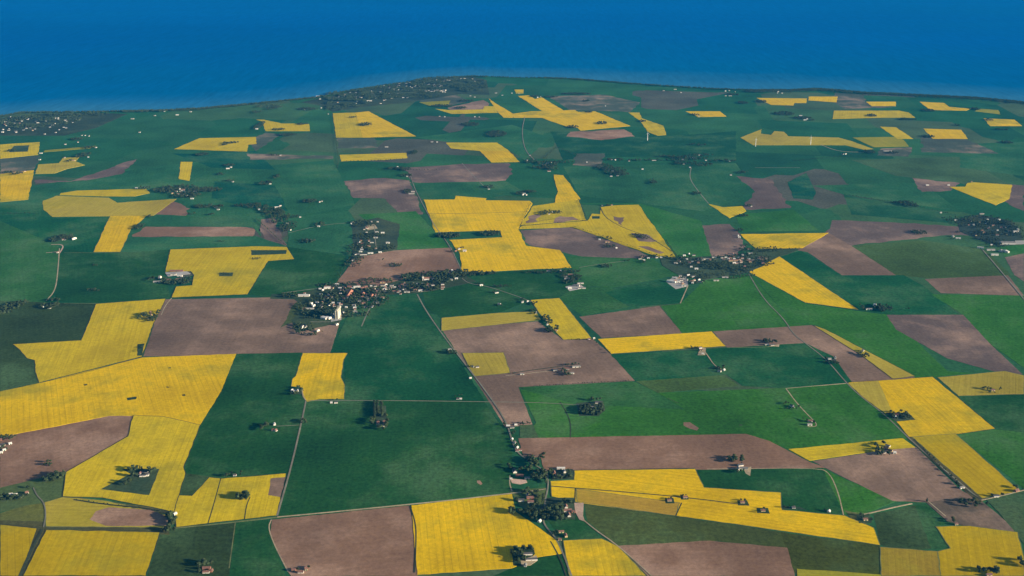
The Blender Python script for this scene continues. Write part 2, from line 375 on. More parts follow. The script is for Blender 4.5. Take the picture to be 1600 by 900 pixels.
 ('rape', YB, [(804,140),(818,140),(818,146),(806,146)]), ('rape', YB, [(809,150),(826,149),(836,155),(846,152),(880,172),(848,174)]),
 ('rape', YB, [(801,178),(830,174),(898,172),(904,175),(930,174),(985,197),(940,201),(907,204),(903,200),(885,198),(846,184),(803,184)]),
 ('rape', YL, [(982,176),(999,176),(1003,185),(1037,197),(1041,211),(1027,212),(1012,206),(1000,189)]), ('rape', YB, [(1071,174),(1125,174),(1135,182),(1090,183),(1083,179)]),
 ('rape', YP, [(1157,215),(1190,202),(1189,209),(1205,211),(1210,205),(1225,206),(1232,213),(1310,215),(1332,221),(1365,233),(1350,234),(1320,227),(1177,227)]), ('rape', YO, [(1332,215),(1400,214),(1412,219),(1420,229),(1365,230)]),
 ('rape', YB, [(1182,153),(1261,154),(1260,161),(1241,161),(1240,165),(1205,164)]), ('rape', YB, [(1264,151),(1309,151),(1307,160),(1263,157)]), ('rape', YB, [(1353,159),(1400,159),(1400,166),(1362,166)]),
 ('rape', YL, [(1303,173),(1405,173),(1420,176),(1430,184),(1370,184),(1301,186)]), ('rape', YB, [(1437,159),(1475,161),(1483,167),(1517,170),(1510,173),(1453,172)]), ('rape', YO, [(1523,174),(1530,170),(1560,172),(1563,179)]),
 ('rape', YB, [(1537,185),(1585,187),(1597,197),(1547,197)]), ('rape', YL, [(1375,198),(1400,199),(1427,217),(1402,217)]), ('rape', YB, [(1443,201),(1502,203),(1512,217),(1458,217)]),
 ('rape', YL, [(1483,292),(1508,292),(1512,286),(1522,285),(1581,289),(1577,311),(1556,321)]),
 ('rape', YL, [(95,302),(120,298),(228,295),(234,302),(210,307),(160,307),(93,305)]), ('rape', YP, [(67,314),(88,306),(170,309),(183,317),(276,311),(240,337),(82,339),(68,328)]),
 ('rape', YB, [(172,337),(230,337),(205,358),(188,394),(146,394)]),
 # rapeseed, middle
 ('rape', YL, [(266,390),(400,385),(448,386),(460,405),(419,408),(387,460),(268,465),(275,448),(300,446),(303,430),(298,424),(258,425)]),
 ('rape', YB, [(662,312),(710,312),(712,306),(760,310),(759,313),(828,314),(832,318),(812,353),(810,359),(822,384),(875,391),(893,418),(722,426),(718,395),(702,375),(785,371),(782,360),(680,363)]),
 ('rape', YB, [(865,273),(880,274),(907,311),(866,318),(872,299)]), ('rape', YL, [(833,322),(904,312),(916,344),(813,352)]),
 ('rape', YL, [(938,324),(962,321),(998,320),(1057,403),(1035,404),(895,355),(811,358),(816,353),(918,345),(925,334),(938,335)]), ('rape', YL, [(1107,319),(1130,324),(1160,322),(1166,330),(1140,341)]),
 ('rape', YB, [(1157,366),(1295,364),(1253,388),(1225,390),(1180,388)]), ('rape', YB, [(1170,425),(1218,401),(1341,484),(1258,473)]),
 ('rape', YP, [(690,497),(780,489),(838,487),(845,500),(690,517)]), ('rape', YL, [(829,469),(874,466),(925,530),(880,531),(862,512),(843,490)]), ('rape', YB, [(934,530),(1112,518),(1134,541),(955,553)]),
 ('rape', YP, [(722,552),(787,551),(797,583),(740,588)]), ('rape', YP, [(1270,508),(1290,515),(1430,588),(1395,592),(1345,555)]), ('rape', YP, [(1465,590),(1570,580),(1600,587),(1600,616),(1498,619)]),
 ('rape', YB, [(473,552),(543,552),(537,562),(533,590),(539,604),(538,624),(500,624),(480,628),(473,620),(472,606),(455,604),(457,592),(462,588)]),
 ('rape', YB, [(1325,598),(1457,589),(1555,670),(1493,679),(1420,683),(1400,659),(1430,656),(1418,645),(1383,645)]),
 # rapeseed, near
 ('rape', YL, [(150,475),(259,467),(239,508),(222,557),(61,598),(55,580),(54,563),(42,560),(32,548),(20,538),(127,532)]),
 ('rape', YB, [(0,612),(61,599),(222,559),(369,553),(345,612),(312,665),(255,652),(208,650),(170,650),(100,664),(0,683)]),
 ('rape', YL, [(208,649),(255,651),(313,664),(287,730),(290,740),(280,774),(272,800),(160,778),(98,776),(103,738),(200,682)]),
 ('rape', YL, [(280,774),(300,775),(327,746),(347,748),(400,744),(447,740),(432,806),(275,824),(272,799)]),
 ('rape', YP, [(70,785),(98,777),(160,782),(262,804),(262,825),(72,823)]),
 ('rape', YM, [(0,820),(58,826),(33,900),(0,900)]), ('rape', YM, [(72,828),(250,832),(228,900),(36,900)]),
 ('rape', YB, [(643,790),(800,772),(806,800),(835,820),(870,845),(878,865),(840,871),(800,888),(652,898)]), ('rape', YB, [(880,845),(940,842),(966,854),(1010,900),(890,900)]),
 ('rape', YL, [(1232,702),(1410,685),(1430,699),(1385,703),(1265,720)]), ('rape', YM, [(1425,683),(1493,678),(1594,768),(1535,779)]),
 ('rape', YB, [(897,735),(1086,733),(1100,762),(1220,770),(1222,797),(1320,806),(1365,825),(1375,852),(1175,823),(1055,806),(910,787),(862,776),(860,752),(897,750)]),
 ('rape', (0.46,0.29,0.035), [(900,764),(1062,786),(1055,806),(902,784)]),
 ('rape', YM, [(1462,823),(1515,822),(1590,832),(1600,872),(1600,900),(1470,900),(1465,862),(1485,857)]), ('rape', (0.30,0.21,0.02), [(1375,855),(1465,862),(1470,900),(1377,900)]), ('rape', YO, [(1245,889),(1376,898),(1377,905),(1245,905)]),
 # patches inside or beside fields
 ('soil', BR, [(140,812),(150,799),(170,793),(235,797),(262,808),(262,822),(165,822)]), ('soil', BG, [(423,748),(446,746),(438,777),(419,774)]),
 ('meadow', GK, [(190,733),(249,733),(233,774),(157,765),(204,741)]), ('meadow', GK, [(22,228),(46,227),(44,237),(14,238)]), ('meadow', GK, [(392,391),(448,391),(447,397),(393,399)]),
 ('meadow', GK, [(343,426),(365,426),(363,432),(342,432)]), ('meadow', GK, [(215,538),(226,537),(222,556),(214,556)]), ('soil', BG, [(958,338),(976,340),(974,353),(966,350)]),
 ('soil', BP, [(985,364),(1010,366),(1028,377),(998,377)]), ('soil', BG, [(996,385),(1012,385),(1038,395),(1030,397)]), ('soil', BG, [(868,341),(875,338),(895,339),(905,344),(865,348)]), ('soil', BG, [(826,338),(842,335),(840,346),(822,349)]), ('meadow', GK, [(925,338),(937,338),(937,342),(925,342)]),
 ('soil', BL, [(1068,660),(1078,660),(1092,669),(1089,673),(1078,670),(1068,665)]), ('soil', BL, [(745,751),(750,751),(754,756),(751,758),(746,755)]), ('meadow', GO, [(1155,663),(1160,663),(1160,666),(1155,666)]),
 ('meadow', (0.05,0.08,0.04), [(1178,389),(1253,388),(1230,398),(1218,401),(1180,420),(1165,405)]),
 ('green', (0.06,0.09,0.05), [(438,512),(447,500),(455,480),(470,466),(478,470),(466,500)]),
 ('meadow', (0.045,0.07,0.035), [(452,462),(520,446),(600,444),(650,432),(722,428),(745,440),(690,452),(652,458),(590,462),(560,478),(528,505),(462,520),(455,500),(478,482)]),
 ('meadow', (0.05,0.08,0.045), [(1030,400),(1060,403),(1110,401),(1160,398),(1200,400),(1195,415),(1168,426),(1100,438),(1060,430),(1035,415)]),
 ('meadow', (0.045,0.07,0.045), [(548,348),(590,340),(625,350),(620,390),(560,402),(548,410),(552,380)]), ('meadow', (0.04,0.06,0.045), [(1495,345),(1530,335),(1580,345),(1595,362),(1600,382),(1560,385),(1530,375),(1500,362)]),
 ('meadow', (0.040,0.058,0.032), [(0,185),(60,178),(140,176),(200,178),(150,200),(100,212),(0,212)]), ('meadow', (0.040,0.058,0.034), [(470,160),(560,140),(650,127),(738,119),(760,125),(765,148),(720,147),(640,160),(560,168),(520,175),(500,165)]),
 ('green', GD, [(515,625),(585,625),(585,655),(603,655),(601,625),(585,625)]),
 ('meadow', GK, [(198,622),(212,620),(213,624),(199,626)]), ('meadow', (0.05,0.06,0.02), [(130,601),(136,600),(137,602),(132,603)]), ('meadow', (0.05,0.06,0.02), [(284,617),(289,616),(290,619),(285,619)]), ('meadow', (0.05,0.06,0.02), [(262,575),(267,574),(267,576),(263,576)]), ('meadow', (0.05,0.06,0.02), [(260,604),(265,605),(264,606),(260,606)]),
 ('meadow', GK, [(1039,779),(1052,778),(1054,787),(1040,787)]), ('meadow', GK, [(1063,775),(1075,775),(1076,781),(1064,781)]), ('meadow', GK, [(1152,783),(1167,782),(1171,790),(1153,790)]), ('meadow', GK, [(1182,794),(1200,794),(1203,803),(1183,802)]),
 ('meadow', GK, [(1222,791),(1250,792),(1260,797),(1222,796)]), ('meadow', GK, [(1338,804),(1358,803),(1362,817),(1342,818)]), ('meadow', GK, [(800,858),(832,855),(836,866),(816,886),(802,884)]),
 ('green', GK, [(290,740),(300,741),(327,745),(300,775),(281,774)]), ('soil', BG, [(1182,403),(1190,400),(1200,404),(1190,410)]), 
 ('rape', YP, [(1325,599),(1372,595),(1392,640),(1383,646),(1350,622)]),
 ('meadow', GK, [(457,461),(425,459),(422,467),(470,468)]),
]
# fields just outside the frame, so that a view from one side still meets farmland
rr = random.Random(5)
for k in range(64):
    side = k % 2; row = (k // 2) / 32.0
    py = 200 + 760 * row ** 1.3 + rr.uniform(-8, 8)
    wd = 70 + 190 * row; ht = 9 + 48 * row
    for q in range(2):
        px = (-8 - wd * (q + 1) * 1.02) if side == 0 else (1608 + wd * q * 1.02)
        a, c = rr.choice([('rape', YB), ('rape', YL), ('green', GD), ('green', GM), ('green', GB), ('soil', BR), ('soil', BG), ('green', GO)])
        sk = rr.uniform(-.15, .25) * wd
        FIELDS.append((a, c, [(px, py), (px + wd * .98, py - 2), (px + wd * .98, py + ht), (px - 0 * sk, py + ht * rr.uniform(.8, 1))]))
for k in range(12):
    px = -300 + k * 190
    a, c = rr.choice([('rape', YB), ('green', GD), ('green', GK), ('soil', BR), ('rape', YL)])
    FIELDS.append((a, c, [(px, 903), (px + 180, 903), (px + 200 + rr.uniform(-20, 20), 985), (px - 12, 990)]))

HEIGHT = {'green': 0.25, 'meadow': 0.2, 'soil': 0.1, 'rape': 0.9}
NAMES = {'green': 'green_crop_field', 'meadow': 'meadow', 'soil': 'ploughed_field', 'rape': 'rapeseed_field'}
MARGINS = []
DONE = []           # (ground polygon, z)
def inside(x, y, P):
    c = False; j = len(P) - 1
    for i in range(len(P)):
        if (P[i][1] > y) != (P[j][1] > y) and x < (P[j][0] - P[i][0]) * (y - P[i][1]) / (P[j][1] - P[i][1]) + P[i][0]: c = not c
        j = i
    return c
def gz(x, y):
    z = 0.0
    for P, bb, zz in DONE:
        if bb[0] <= x <= bb[1] and bb[2] <= y <= bb[3] and zz > z and inside(x, y, P): z = zz
    return z
def crosses(A, B):
    for i in range(len(A)):
        (ax, ay), (bx, by) = A[i - 1], A[i]
        for j in range(len(B)):
            (cx, cy), (dx, dy) = B[j - 1], B[j]
            d1 = (bx - ax) * (cy - ay) - (by - ay) * (cx - ax); d2 = (bx - ax) * (dy - ay) - (by - ay) * (dx - ax)
            if d1 * d2 > 0: continue
            d3 = (dx - cx) * (ay - cy) - (dy - cy) * (ax - cx); d4 = (dx - cx) * (by - cy) - (dy - cy) * (bx - cx)
            if d3 * d4 <= 0: return True
    return False
def over(A, z, step):
    """The lowest height at which polygon A lies above every earlier sheet it touches."""
    x0, x1, y0, y1 = min(p[0] for p in A) - 5, max(p[0] for p in A) + 5, min(p[1] for p in A) - 5, max(p[1] for p in A) + 5
    for P, bb, zz in DONE:
        if zz + step > z and bb[0] <= x1 and bb[1] >= x0 and bb[2] <= y1 and bb[3] >= y0:
            if crosses(A, P) or inside(*A[0], P) or inside(*P[0], A): z = zz + step
    return z
for i, (kind, colr, pp) in enumerate(FIELDS):
    base = [ground(*p) for p in pp]
    dist = sum(p[1] for p in base) / len(base)
    P = rough_line(base, 14 if dist < 5200 else 32, 1.6 if dist < 5200 else 14.0 if kind == 'soil' else 4.0, True, i * 1.7)
    z = over(base, HEIGHT[kind], 0.03)
    # direction of drilling: along the longest edge that runs away from the viewer
    best = (0, 0)
    for a, b in zip(base, base[1:] + base[:1]):
        L = math.hypot(b[0] - a[0], b[1] - a[1]) * (1 + 1.2 * abs(math.sin(math.atan2(b[1] - a[1], b[0] - a[0]))))
        if L > best[0]: best = (L, math.atan2(b[1] - a[1], b[0] - a[0]))
    ang = best[1]; ca, sa = math.cos(ang), math.sin(ang)
    cx, cy = base[0]
    m = len(P)
    V = [(x - cx, y - cy, z) for x, y in P] + [(x - cx, y - cy, -0.4) for x, y in P]
    area = sum(P[k][0] * P[(k + 1) % m][1] - P[(k + 1) % m][0] * P[k][1] for k in range(m))
    top = tuple(range(m)) if area > 0 else tuple(range(m))[::-1]
    Fc = [top] + [(k, (k + 1) % m, (k + 1) % m + m, k + m) if area < 0 else (k + m, (k + 1) % m + m, (k + 1) % m, k) for k in range(m)]
    ob = mesh_obj(NAMES[kind], V, Fc, kind, loc=(cx, cy, 0))
    uvl = ob.data.uv_layers.new(name='UVMap')
    li = np.empty(len(ob.data.loops), dtype=np.int32); ob.data.loops.foreach_get('vertex_index', li)
    VV = np.array(V); u = VV[:, 0] * -sa + VV[:, 1] * ca; w = VV[:, 0] * ca + VV[:, 1] * sa
    uvl.data.foreach_set('uv', np.stack([u[li], w[li]], 1).ravel())
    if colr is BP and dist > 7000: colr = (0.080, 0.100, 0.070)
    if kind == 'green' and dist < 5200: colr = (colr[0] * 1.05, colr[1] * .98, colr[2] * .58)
    j = rr.uniform(0.93, 1.07)
    ob.color = (colr[0] * j, colr[1] * j, colr[2] * j, 1)
    tag(ob, kind='structure')
    if kind == 'rape' and dist < 5600 and rr.random() < .75: MARGINS.append((P + P[:1], z, rr.choice(('ditch', 'verge', 'verge'))))
    xs = [p[0] for p in base]; ys = [p[1] for p in base]
    DONE.append((base, (min(xs), max(xs), min(ys), max(ys)), z))

# ------------------------------------------------------------------ roads, farm tracks, ditches
def smooth(pts, it=2):
    for _ in range(it):
        q = [pts[0]]
        for a, b in zip(pts, pts[1:]):
            q += [(a[0] * .75 + b[0] * .25, a[1] * .75 + b[1] * .25), (a[0] * .25 + b[0] * .75, a[1] * .25 + b[1] * .75)]
        q.append(pts[-1]); pts = q
    return pts
for P, z, mt in MARGINS: ribbon('field_margin', P, 2.4, z + .015, mt, drop=.3)
YARDS = [('pink', [(897,786),(912,786),(911,806),(914,815),(905,812),(899,800)]), ('pink', [(797,748),(822,750),(824,754),(812,757),(800,755)]), ('concrete', [(1586,376),(1612,376),(1615,381),(1586,382)]), ('concrete', [(1040,440),(1055,432),(1075,436),(1075,447),(1056,452)]),
         ('pink', [(1143,424-14),(1160,406),(1160,411),(1145,414)]), ('concrete', [(883,448),(905,443),(914,450),(890,455)]), ('concrete', [(258,426),(292,424),(298,428),(262,432)]), ('concrete', [(518,492),(535,486),(533,500),(517,503)]),
         ('gravel', [(1094,543),(1103,544),(1102,555),(1090,555)]), ('gravel', [(1162,733),(1174,729),(1172,744),(1165,740)]), ('gravel', [(1200,541),(1218,538),(1217,542)]), ('garden', [(585,634),(603,634),(605,668),(588,668)]),
         ('garden', [(900,630),(942,626),(946,640),(936,650),(905,650)]), ('gravel', [(569,353),(585,350),(590,357),(575,360)]), ('gravel', [(813,875),(838,868),(840,876),(828,884),(815,884)]), ('garden', [(456,607),(472,607),(473,616),(457,616)]),
         ('garden', [(1384,646),(1417,645),(1429,655),(1398,658)]), ('garden', [(858,733),(895,733),(897,748),(862,750)]), ('garden', [(855,778),(897,778),(899,812),(860,810),(850,800)])]
for i, (mat, pp) in enumerate(YARDS):
    base = [ground(*p) for p in pp]; z = over(base, 0.3, 0.03); m = len(base)
    A = sum(base[k][0] * base[(k + 1) % m][1] - base[(k + 1) % m][0] * base[k][1] for k in range(m))
    if A < 0: base = base[::-1]
    mesh_obj('garden_lawn' if mat == 'garden' else 'farm_yard', [(x, y, z) for x, y in base] + [(x, y, -.3) for x, y in base], [tuple(range(m))] + [(k + m, (k + 1) % m + m, (k + 1) % m, k) for k in range(m)], mat)['kind'] = 'structure'
    xs = [p[0] for p in base]; ys = [p[1] for p in base]
    DONE.append((base, (min(xs), max(xs), min(ys), max(ys)), z))
ROADS = [
 ('road', 'asphalt', 7, [(478,627),(470,665),(455,730),(433,806)]), ('road', 'asphalt', 4.5, [(480,626),(620,626),(760,628),(840,629),(905,633)]),
 ('road', 'verge', 9, [(275,825),(340,819),(435,808)]), ('road', 'gravel', 6.5, [(433,808),(540,798),(640,788),(720,780),(805,770),(835,767),(853,764)]),
 ('track', 'gravel', 4.5, [(424,812),(419,824),(428,850),(450,893)]), ('road', 'asphalt', 7, [(652,460),(665,485),(700,535),(745,592),(790,655),(799,685),(806,705),(828,722),(850,735)]),
 ('road', 'asphalt', 6, [(853,735),(857,750),(856,764),(852,780),(850,805),(849,816),(855,826),(868,840),(880,865),(893,900)]), ('track', 'gravel', 5, [(911,812),(930,828),(966,853),(1018,900)]),
 ('road', 'asphalt', 6, [(1170,428),(1195,470),(1225,498),(1240,523),(1258,536),(1292,562),(1322,598),(1345,620),(1383,648),(1425,690),(1480,738),(1533,782)]),
 ('road', 'gravel', 5, [(1533,782),(1565,775),(1600,766),(1700,745)]), ('track', 'gravel', 5, [(1322,599),(1275,603),(1228,607)]), ('track', 'gravel', 5, [(1228,607),(1245,630),(1262,648),(1280,666),(1262,667)]),
 ('track', 'gravel', 4.5, [(1105,733),(1280,731),(1297,740),(1310,770),(1318,805)]), ('track', 'gravel', 6, [(1350,804),(1400,792),(1425,787)]), ('track', 'gravel', 4.5, [(1450,783),(1478,807)]),
 ('track', 'gravel', 7, [(93,388),(90,430),(86,455),(72,470)]), ('track', 'pink', 9, [(80,382),(101,382),(93,396)]), ('track', 'pink', 8, [(72,395),(94,393)]),
 ('track', 'gravel', 6, [(1063,474),(1070,458),(1075,446)]), ('track', 'gravel', 5, [(790,587),(830,583),(870,578)]), ('track', 'gravel', 5, [(1098,545),(1106,556),(1116,571),(1128,578)]),
 ('road', 'asphalt', 8, [(1535,390),(1565,425),(1610,480)]), ('road', 'asphalt', 6, [(640,270),(648,295),(660,318),(680,355),(702,382),(722,424)]), ('track', 'asphalt', 6, [(722,255),(740,275),(757,292)]),
 ('road', 'asphalt', 6, [(722,435),(732,443),(760,447),(800,460),(832,472)]), ('road', 'asphalt', 6, [(905,418),(935,413),(975,408)]), ('road', 'asphalt', 7, [(1080,262),(1077,278),(1088,295),(1107,318)]),
 ('track', 'asphalt', 5, [(52,762),(58,775),(69,785),(72,805),(68,824)]), ('track', 'ditch', 11, [(66,827),(45,868),(30,902)]), ('track', 'ditch', 3, [(0,818),(64,826),(150,826),(262,832)]),
 ('ditch', 'ditch', 9, [(115,781),(160,788),(215,793),(262,800)]), ('ditch', 'ditch', 4, [(61,599),(140,581),(205,562),(222,558)]), ('ditch', 'ditch', 5, [(641,791),(650,820),(650,850),(648,895)]),
 ('ditch', 'ditch', 4, [(345,748),(335,785),(325,818)]), ('ditch', 'ditch', 4, [(391,777),(385,790),(382,812)]), ('ditch', 'ditch', 5, [(875,628),(888,650),(892,665),(891,684)]),
 ('ditch', 'ditch', 6, [(855,736),(900,735),(1085,732)]), ('ditch', 'ditch', 5, [(899,763),(898,784)]), ('ditch', 'ditch', 5, [(1065,786),(1056,806)]), ('ditch', 'ditch', 7, [(862,760),(900,763),(1060,776),(1170,790)]),
 ('ditch', 'ditch', 8, [(1428,686),(1460,722),(1505,764),(1533,781)]), ('ditch', 'ditch', 8, [(800,583),(840,577),(880,572)]), ('ditch', 'ditch', 5, [(1043,622),(1060,630)]),
 ('ditch', 'ditch', 6, [(662,334),(720,334),(828,331)]), ('ditch', 'ditch', 5, [(812,353),(868,340),(916,345)]), ('ditch', 'ditch', 7, [(938,324),(945,340),(975,357),(1010,368),(1050,393)]),
 ('track', 'gravel', 5, [(478,626),(473,618),(472,606)]), ('ditch', 'ditch', 5, [(860,846),(875,872),(885,900)]), ('track', 'gravel', 5, [(797,742),(796,755),(800,768)]), ('track', 'asphalt', 4, [(432,666),(455,665),(470,664)]),
 ('road', 'asphalt', 8, [(522,500),(528,480),(548,455)]), ('road', 'asphalt', 8, [(497,484),(512,460),(530,440)]), ('road', 'asphalt', 7, [(565,510),(575,486),(590,462),(600,448)]), ('road', 'asphalt', 8, [(440,458),(500,450),(560,446),(620,450),(652,458),(692,450)]),
 ('track', 'asphalt', 8, [(485,503),(515,503)]), ('track', 'gravel', 5, [(268,466),(258,478),(252,492)]), ('road', 'asphalt', 6, [(1060,410),(1110,405),(1170,407),(1200,404)]), ('track', 'asphalt', 6, [(585,352),(586,372),(588,388)]),
 ('track', 'asphalt', 6, [(450,364),(500,352),(545,348)]), ('track', 'asphalt', 8, [(820,183),(815,205),(820,235),(835,250)]), ('track', 'gravel', 8, [(1282,226),(1310,237),(1350,238)]), ('track', 'asphalt', 8, [(1180,262),(1250,262)]),
 ('track', 'verge', 4, [(1360,803),(1320,800)]), ('ditch', 'verge', 4, [(368,815),(358,888)]), ('track', 'verge', 5, [(100,395),(200,395)]), ('track', 'verge', 5, [(100,474),(150,474)]), ('track', 'verge', 5, [(1136,543),(1180,543),(1215,541)]),
]
for i, (nm, mat, w, pp) in enumerate(ROADS):
    pts = smooth([ground(*p) for p in pp], 2)
    zr = max(max(gz(x, y), gz(x - w / 2, y), gz(x + w / 2, y)) for x, y in pts) + 0.04 + 0.012 * (i % 12)
    ribbon({'road': 'road', 'track': 'farm_track', 'ditch': 'ditch'}[nm], pts, w * 0.7, zr, mat, drop=zr + 0.4)
# ------------------------------------------------------------------ haze: one box of even, thin blue air round the camera, land and water
hz = bpy.data.materials.new('haze_air'); hz.use_nodes = True
ht = hz.node_tree; ht.nodes.clear()
pv = ht.nodes.new('ShaderNodeVolumePrincipled'); ho = ht.nodes.new('ShaderNodeOutputMaterial')
pv.inputs['Color'].default_value = HAZE_COL; pv.inputs['Density'].default_value = HAZE_D; pv.inputs['Anisotropy'].default_value = 0.0
ht.links.new(pv.outputs[0], ho.inputs['Volume'])
M['haze'] = hz
b = [(x, y, z) for z in (-14, H + 90) for x, y in ((X0 - 500, Y0 - 500), (X1 + 500, Y0 - 500), (X1 + 500, Y1 + 500), (X0 - 500, Y1 + 500))]
tag(mesh_obj('haze', b, [(0, 3, 2, 1), (4, 5, 6, 7), (0, 1, 5, 4), (1, 2, 6, 5), (2, 3, 7, 6), (3, 0, 4, 7)], 'haze'), 'thin blue haze over the plain and sea', kind='stuff')

# ------------------------------------------------------------------ trees
ICO_V, ICO_F = [], []
import bmesh
def ico(sub):
    bm = bmesh.new(); bmesh.ops.create_icosphere(bm, subdivisions=sub, radius=1.0)
    v = [tuple(x.co) for x in bm.verts]; f = [tuple(y.index for y in x.verts) for x in bm.faces]; bm.free()
    return np.array(v), np.array(f)
I1, I2 = ico(1), ico(2)
def crown_arrays(seed, kind, fine=True):
    """Lumpy clumps of foliage with loose leaf sprays round them, unit tree of height 1."""
    r = np.random.default_rng(seed); V, T = [], []; nv = 0
    iv, if_ = (I2 if fine else I1)
    if kind == 'broad':
        lobes = [((0, 0, .60), .27)] + [((.20 * math.cos(a), .20 * math.sin(a), r.uniform(.42, .72)), r.uniform(.15, .22)) for a in (r.uniform(0, 1) + np.arange(5) * 1.2566)]
        if not fine: lobes = lobes[:4]
        zs = 1.15
    elif kind == 'conifer':
        lobes = [((0, 0, .22 + .15 * k), .20 - .035 * k) for k in range(5)]; zs = 1.3
    else:
        lobes = [((0, 0, .25 + .19 * k), (.12, .15, .13, .08)[k]) for k in range(4)]; zs = 1.5
    for (c, rad) in lobes:
        d = r.uniform(0.72, 1.22, len(iv))
        v = iv * d[:, None] * rad; v[:, 2] *= zs * .82
        v += np.array(c); V.append(v); T.append(if_ + nv); nv += len(v)
        k = 22 if fine else 6
        p = r.normal(size=(k, 3)); p /= np.linalg.norm(p, axis=1)[:, None]; p *= rad * r.uniform(.95, 1.35, (k, 1)); p[:, 2] *= zs * .85; p += np.array(c)
        s_ = rad * r.uniform(.25, .5, (k, 1)); a = r.normal(size=(k, 3)) * s_ * .7; b2 = r.normal(size=(k, 3)) * s_ * .7
        q = np.stack([p - a, p + b2, p + a], 1).reshape(-1, 3); V.append(q); T.append(np.arange(3 * k).reshape(-1, 3) + nv); nv += 3 * k
    V = np.concatenate(V); V[:, 2] = np.maximum(V[:, 2], .08)
    return V, np.concatenate(T)
def arr_mesh(name, V, T, mat):
    me = bpy.data.meshes.new(name)
    me.vertices.add(len(V)); me.vertices.foreach_set('co', V.astype(np.float32).ravel())
    me.loops.add(T.size); me.loops.foreach_set('vertex_index', T.astype(np.int32).ravel())
    me.polygons.add(len(T)); me.polygons.foreach_set('loop_start', np.arange(0, T.size, 3, dtype=np.int32))
    me.update(calc_edges=True); me.validate(); me.materials.append(M[mat])
    return me
PROTO, LOW = {}, {}
for kind, mat, nvar in (('broad', 'leaf', 5), ('conifer', 'needle', 2), ('poplar', 'leaf', 2)):
    PROTO[kind] = []
    for k in range(nvar):
        V, T = crown_arrays(k + 10 * len(kind), kind)
        LOW.setdefault(kind, []).append(crown_arrays(k + 50, kind, False))
        root = bpy.data.objects.new({'broad': 'broadleaf_tree', 'conifer': 'conifer_tree', 'poplar': 'poplar_tree'}[kind], None)
        cr = bpy.data.objects.new('crown', arr_mesh('crown', V, T, mat)); cr.parent = root
        n6 = 6; vv, ff = [], []
        for z_, r_ in ((-.02, .035), (.2, .026), (.55, .012)):
            vv += [(r_ * math.cos(a * 2 * math.pi / n6), r_ * math.sin(a * 2 * math.pi / n6), z_) for a in range(n6)]
        for q in range(2): ff += [(q * n6 + a, q * n6 + (a + 1) % n6, (q + 1) * n6 + (a + 1) % n6, (q + 1) * n6 + a) for a in range(n6)]
        for a in (0.4, 2.5, 4.5):      # three limbs
            i0 = len(vv); dx, dy = math.cos(a), math.sin(a)
            vv += [(0, .01, .24), (0, -.01, .24), (0.006, 0, .26), (dx * .17, dy * .17, .5)]; ff += [(i0, i0 + 1, i0 + 3), (i0 + 1, i0 + 2, i0 + 3), (i0 + 2, i0, i0 + 3)]
        me = bpy.data.meshes.new('trunk'); me.from_pydata(vv, [], ff); me.materials.append(M['bark'])
        tr = bpy.data.objects.new('trunk', me); tr.parent = root
        PROTO[kind].append((root, cr, tr))
ORD = lambda k: f"{k}{'th' if 10 <= k % 100 <= 20 else {1: 'st', 2: 'nd', 3: 'rd'}.get(k % 10, 'th')}"
TREES = []        # (x, y, h, kind, phrase)
def trees(phrase, spots, h=(8, 14), dens=1.0, pine=0.08):
    """spots: ellipses (px, py, rx, ry) in photograph pixels; the number of trees follows their real area."""
    r = random.Random(phrase)
    for (cx, cy, rx, ry) in spots:
        (ax, _), (bx, _) = ground(cx - rx, cy), ground(cx + rx, cy)
        (_, y0), (_, y1) = ground(cx, cy + ry), ground(cx, cy - ry)
        area = math.pi / 4 * (bx - ax) * (y1 - y0)
        n_ = max(1, round(area / 95 * dens)); placed = []
        for _ in range(n_):
            for _try in range(12):
                a = r.uniform(0, 6.283); q = math.sqrt(r.random())
                x = (ax + bx) / 2 + q * math.cos(a) * (bx - ax) / 2; y = (y0 + y1) / 2 + q * math.sin(a) * (y1 - y0) / 2
                if all((x - u) ** 2 + (y - v) ** 2 > 30 for u, v in placed) and not any((x - u) ** 2 + (y - v) ** 2 < w_ for u, v, w_ in TAKEN): break
            else: continue
            placed.append((x, y)); k = r.random()
            TREES.append((x, y, r.uniform(*h), 'conifer' if k < pine else 'poplar' if k < pine + .05 else 'broad', phrase))
def tree_line(phrase, pp, gap=9, h=(5, 8)):
    pts = [ground(*p) for p in pp]; r = random.Random(phrase + 'l')
    for (a, b) in zip(pts, pts[1:]):
        L = math.hypot(b[0] - a[0], b[1] - a[1])
        for k in range(int(L / gap)):
            t = (k + r.uniform(.2, .8)) * gap / L
            TREES.append((a[0] + (b[0] - a[0]) * t + r.uniform(-2, 2), a[1] + (b[1] - a[1]) * t + r.uniform(-2, 2), r.uniform(*h), 'broad', phrase))

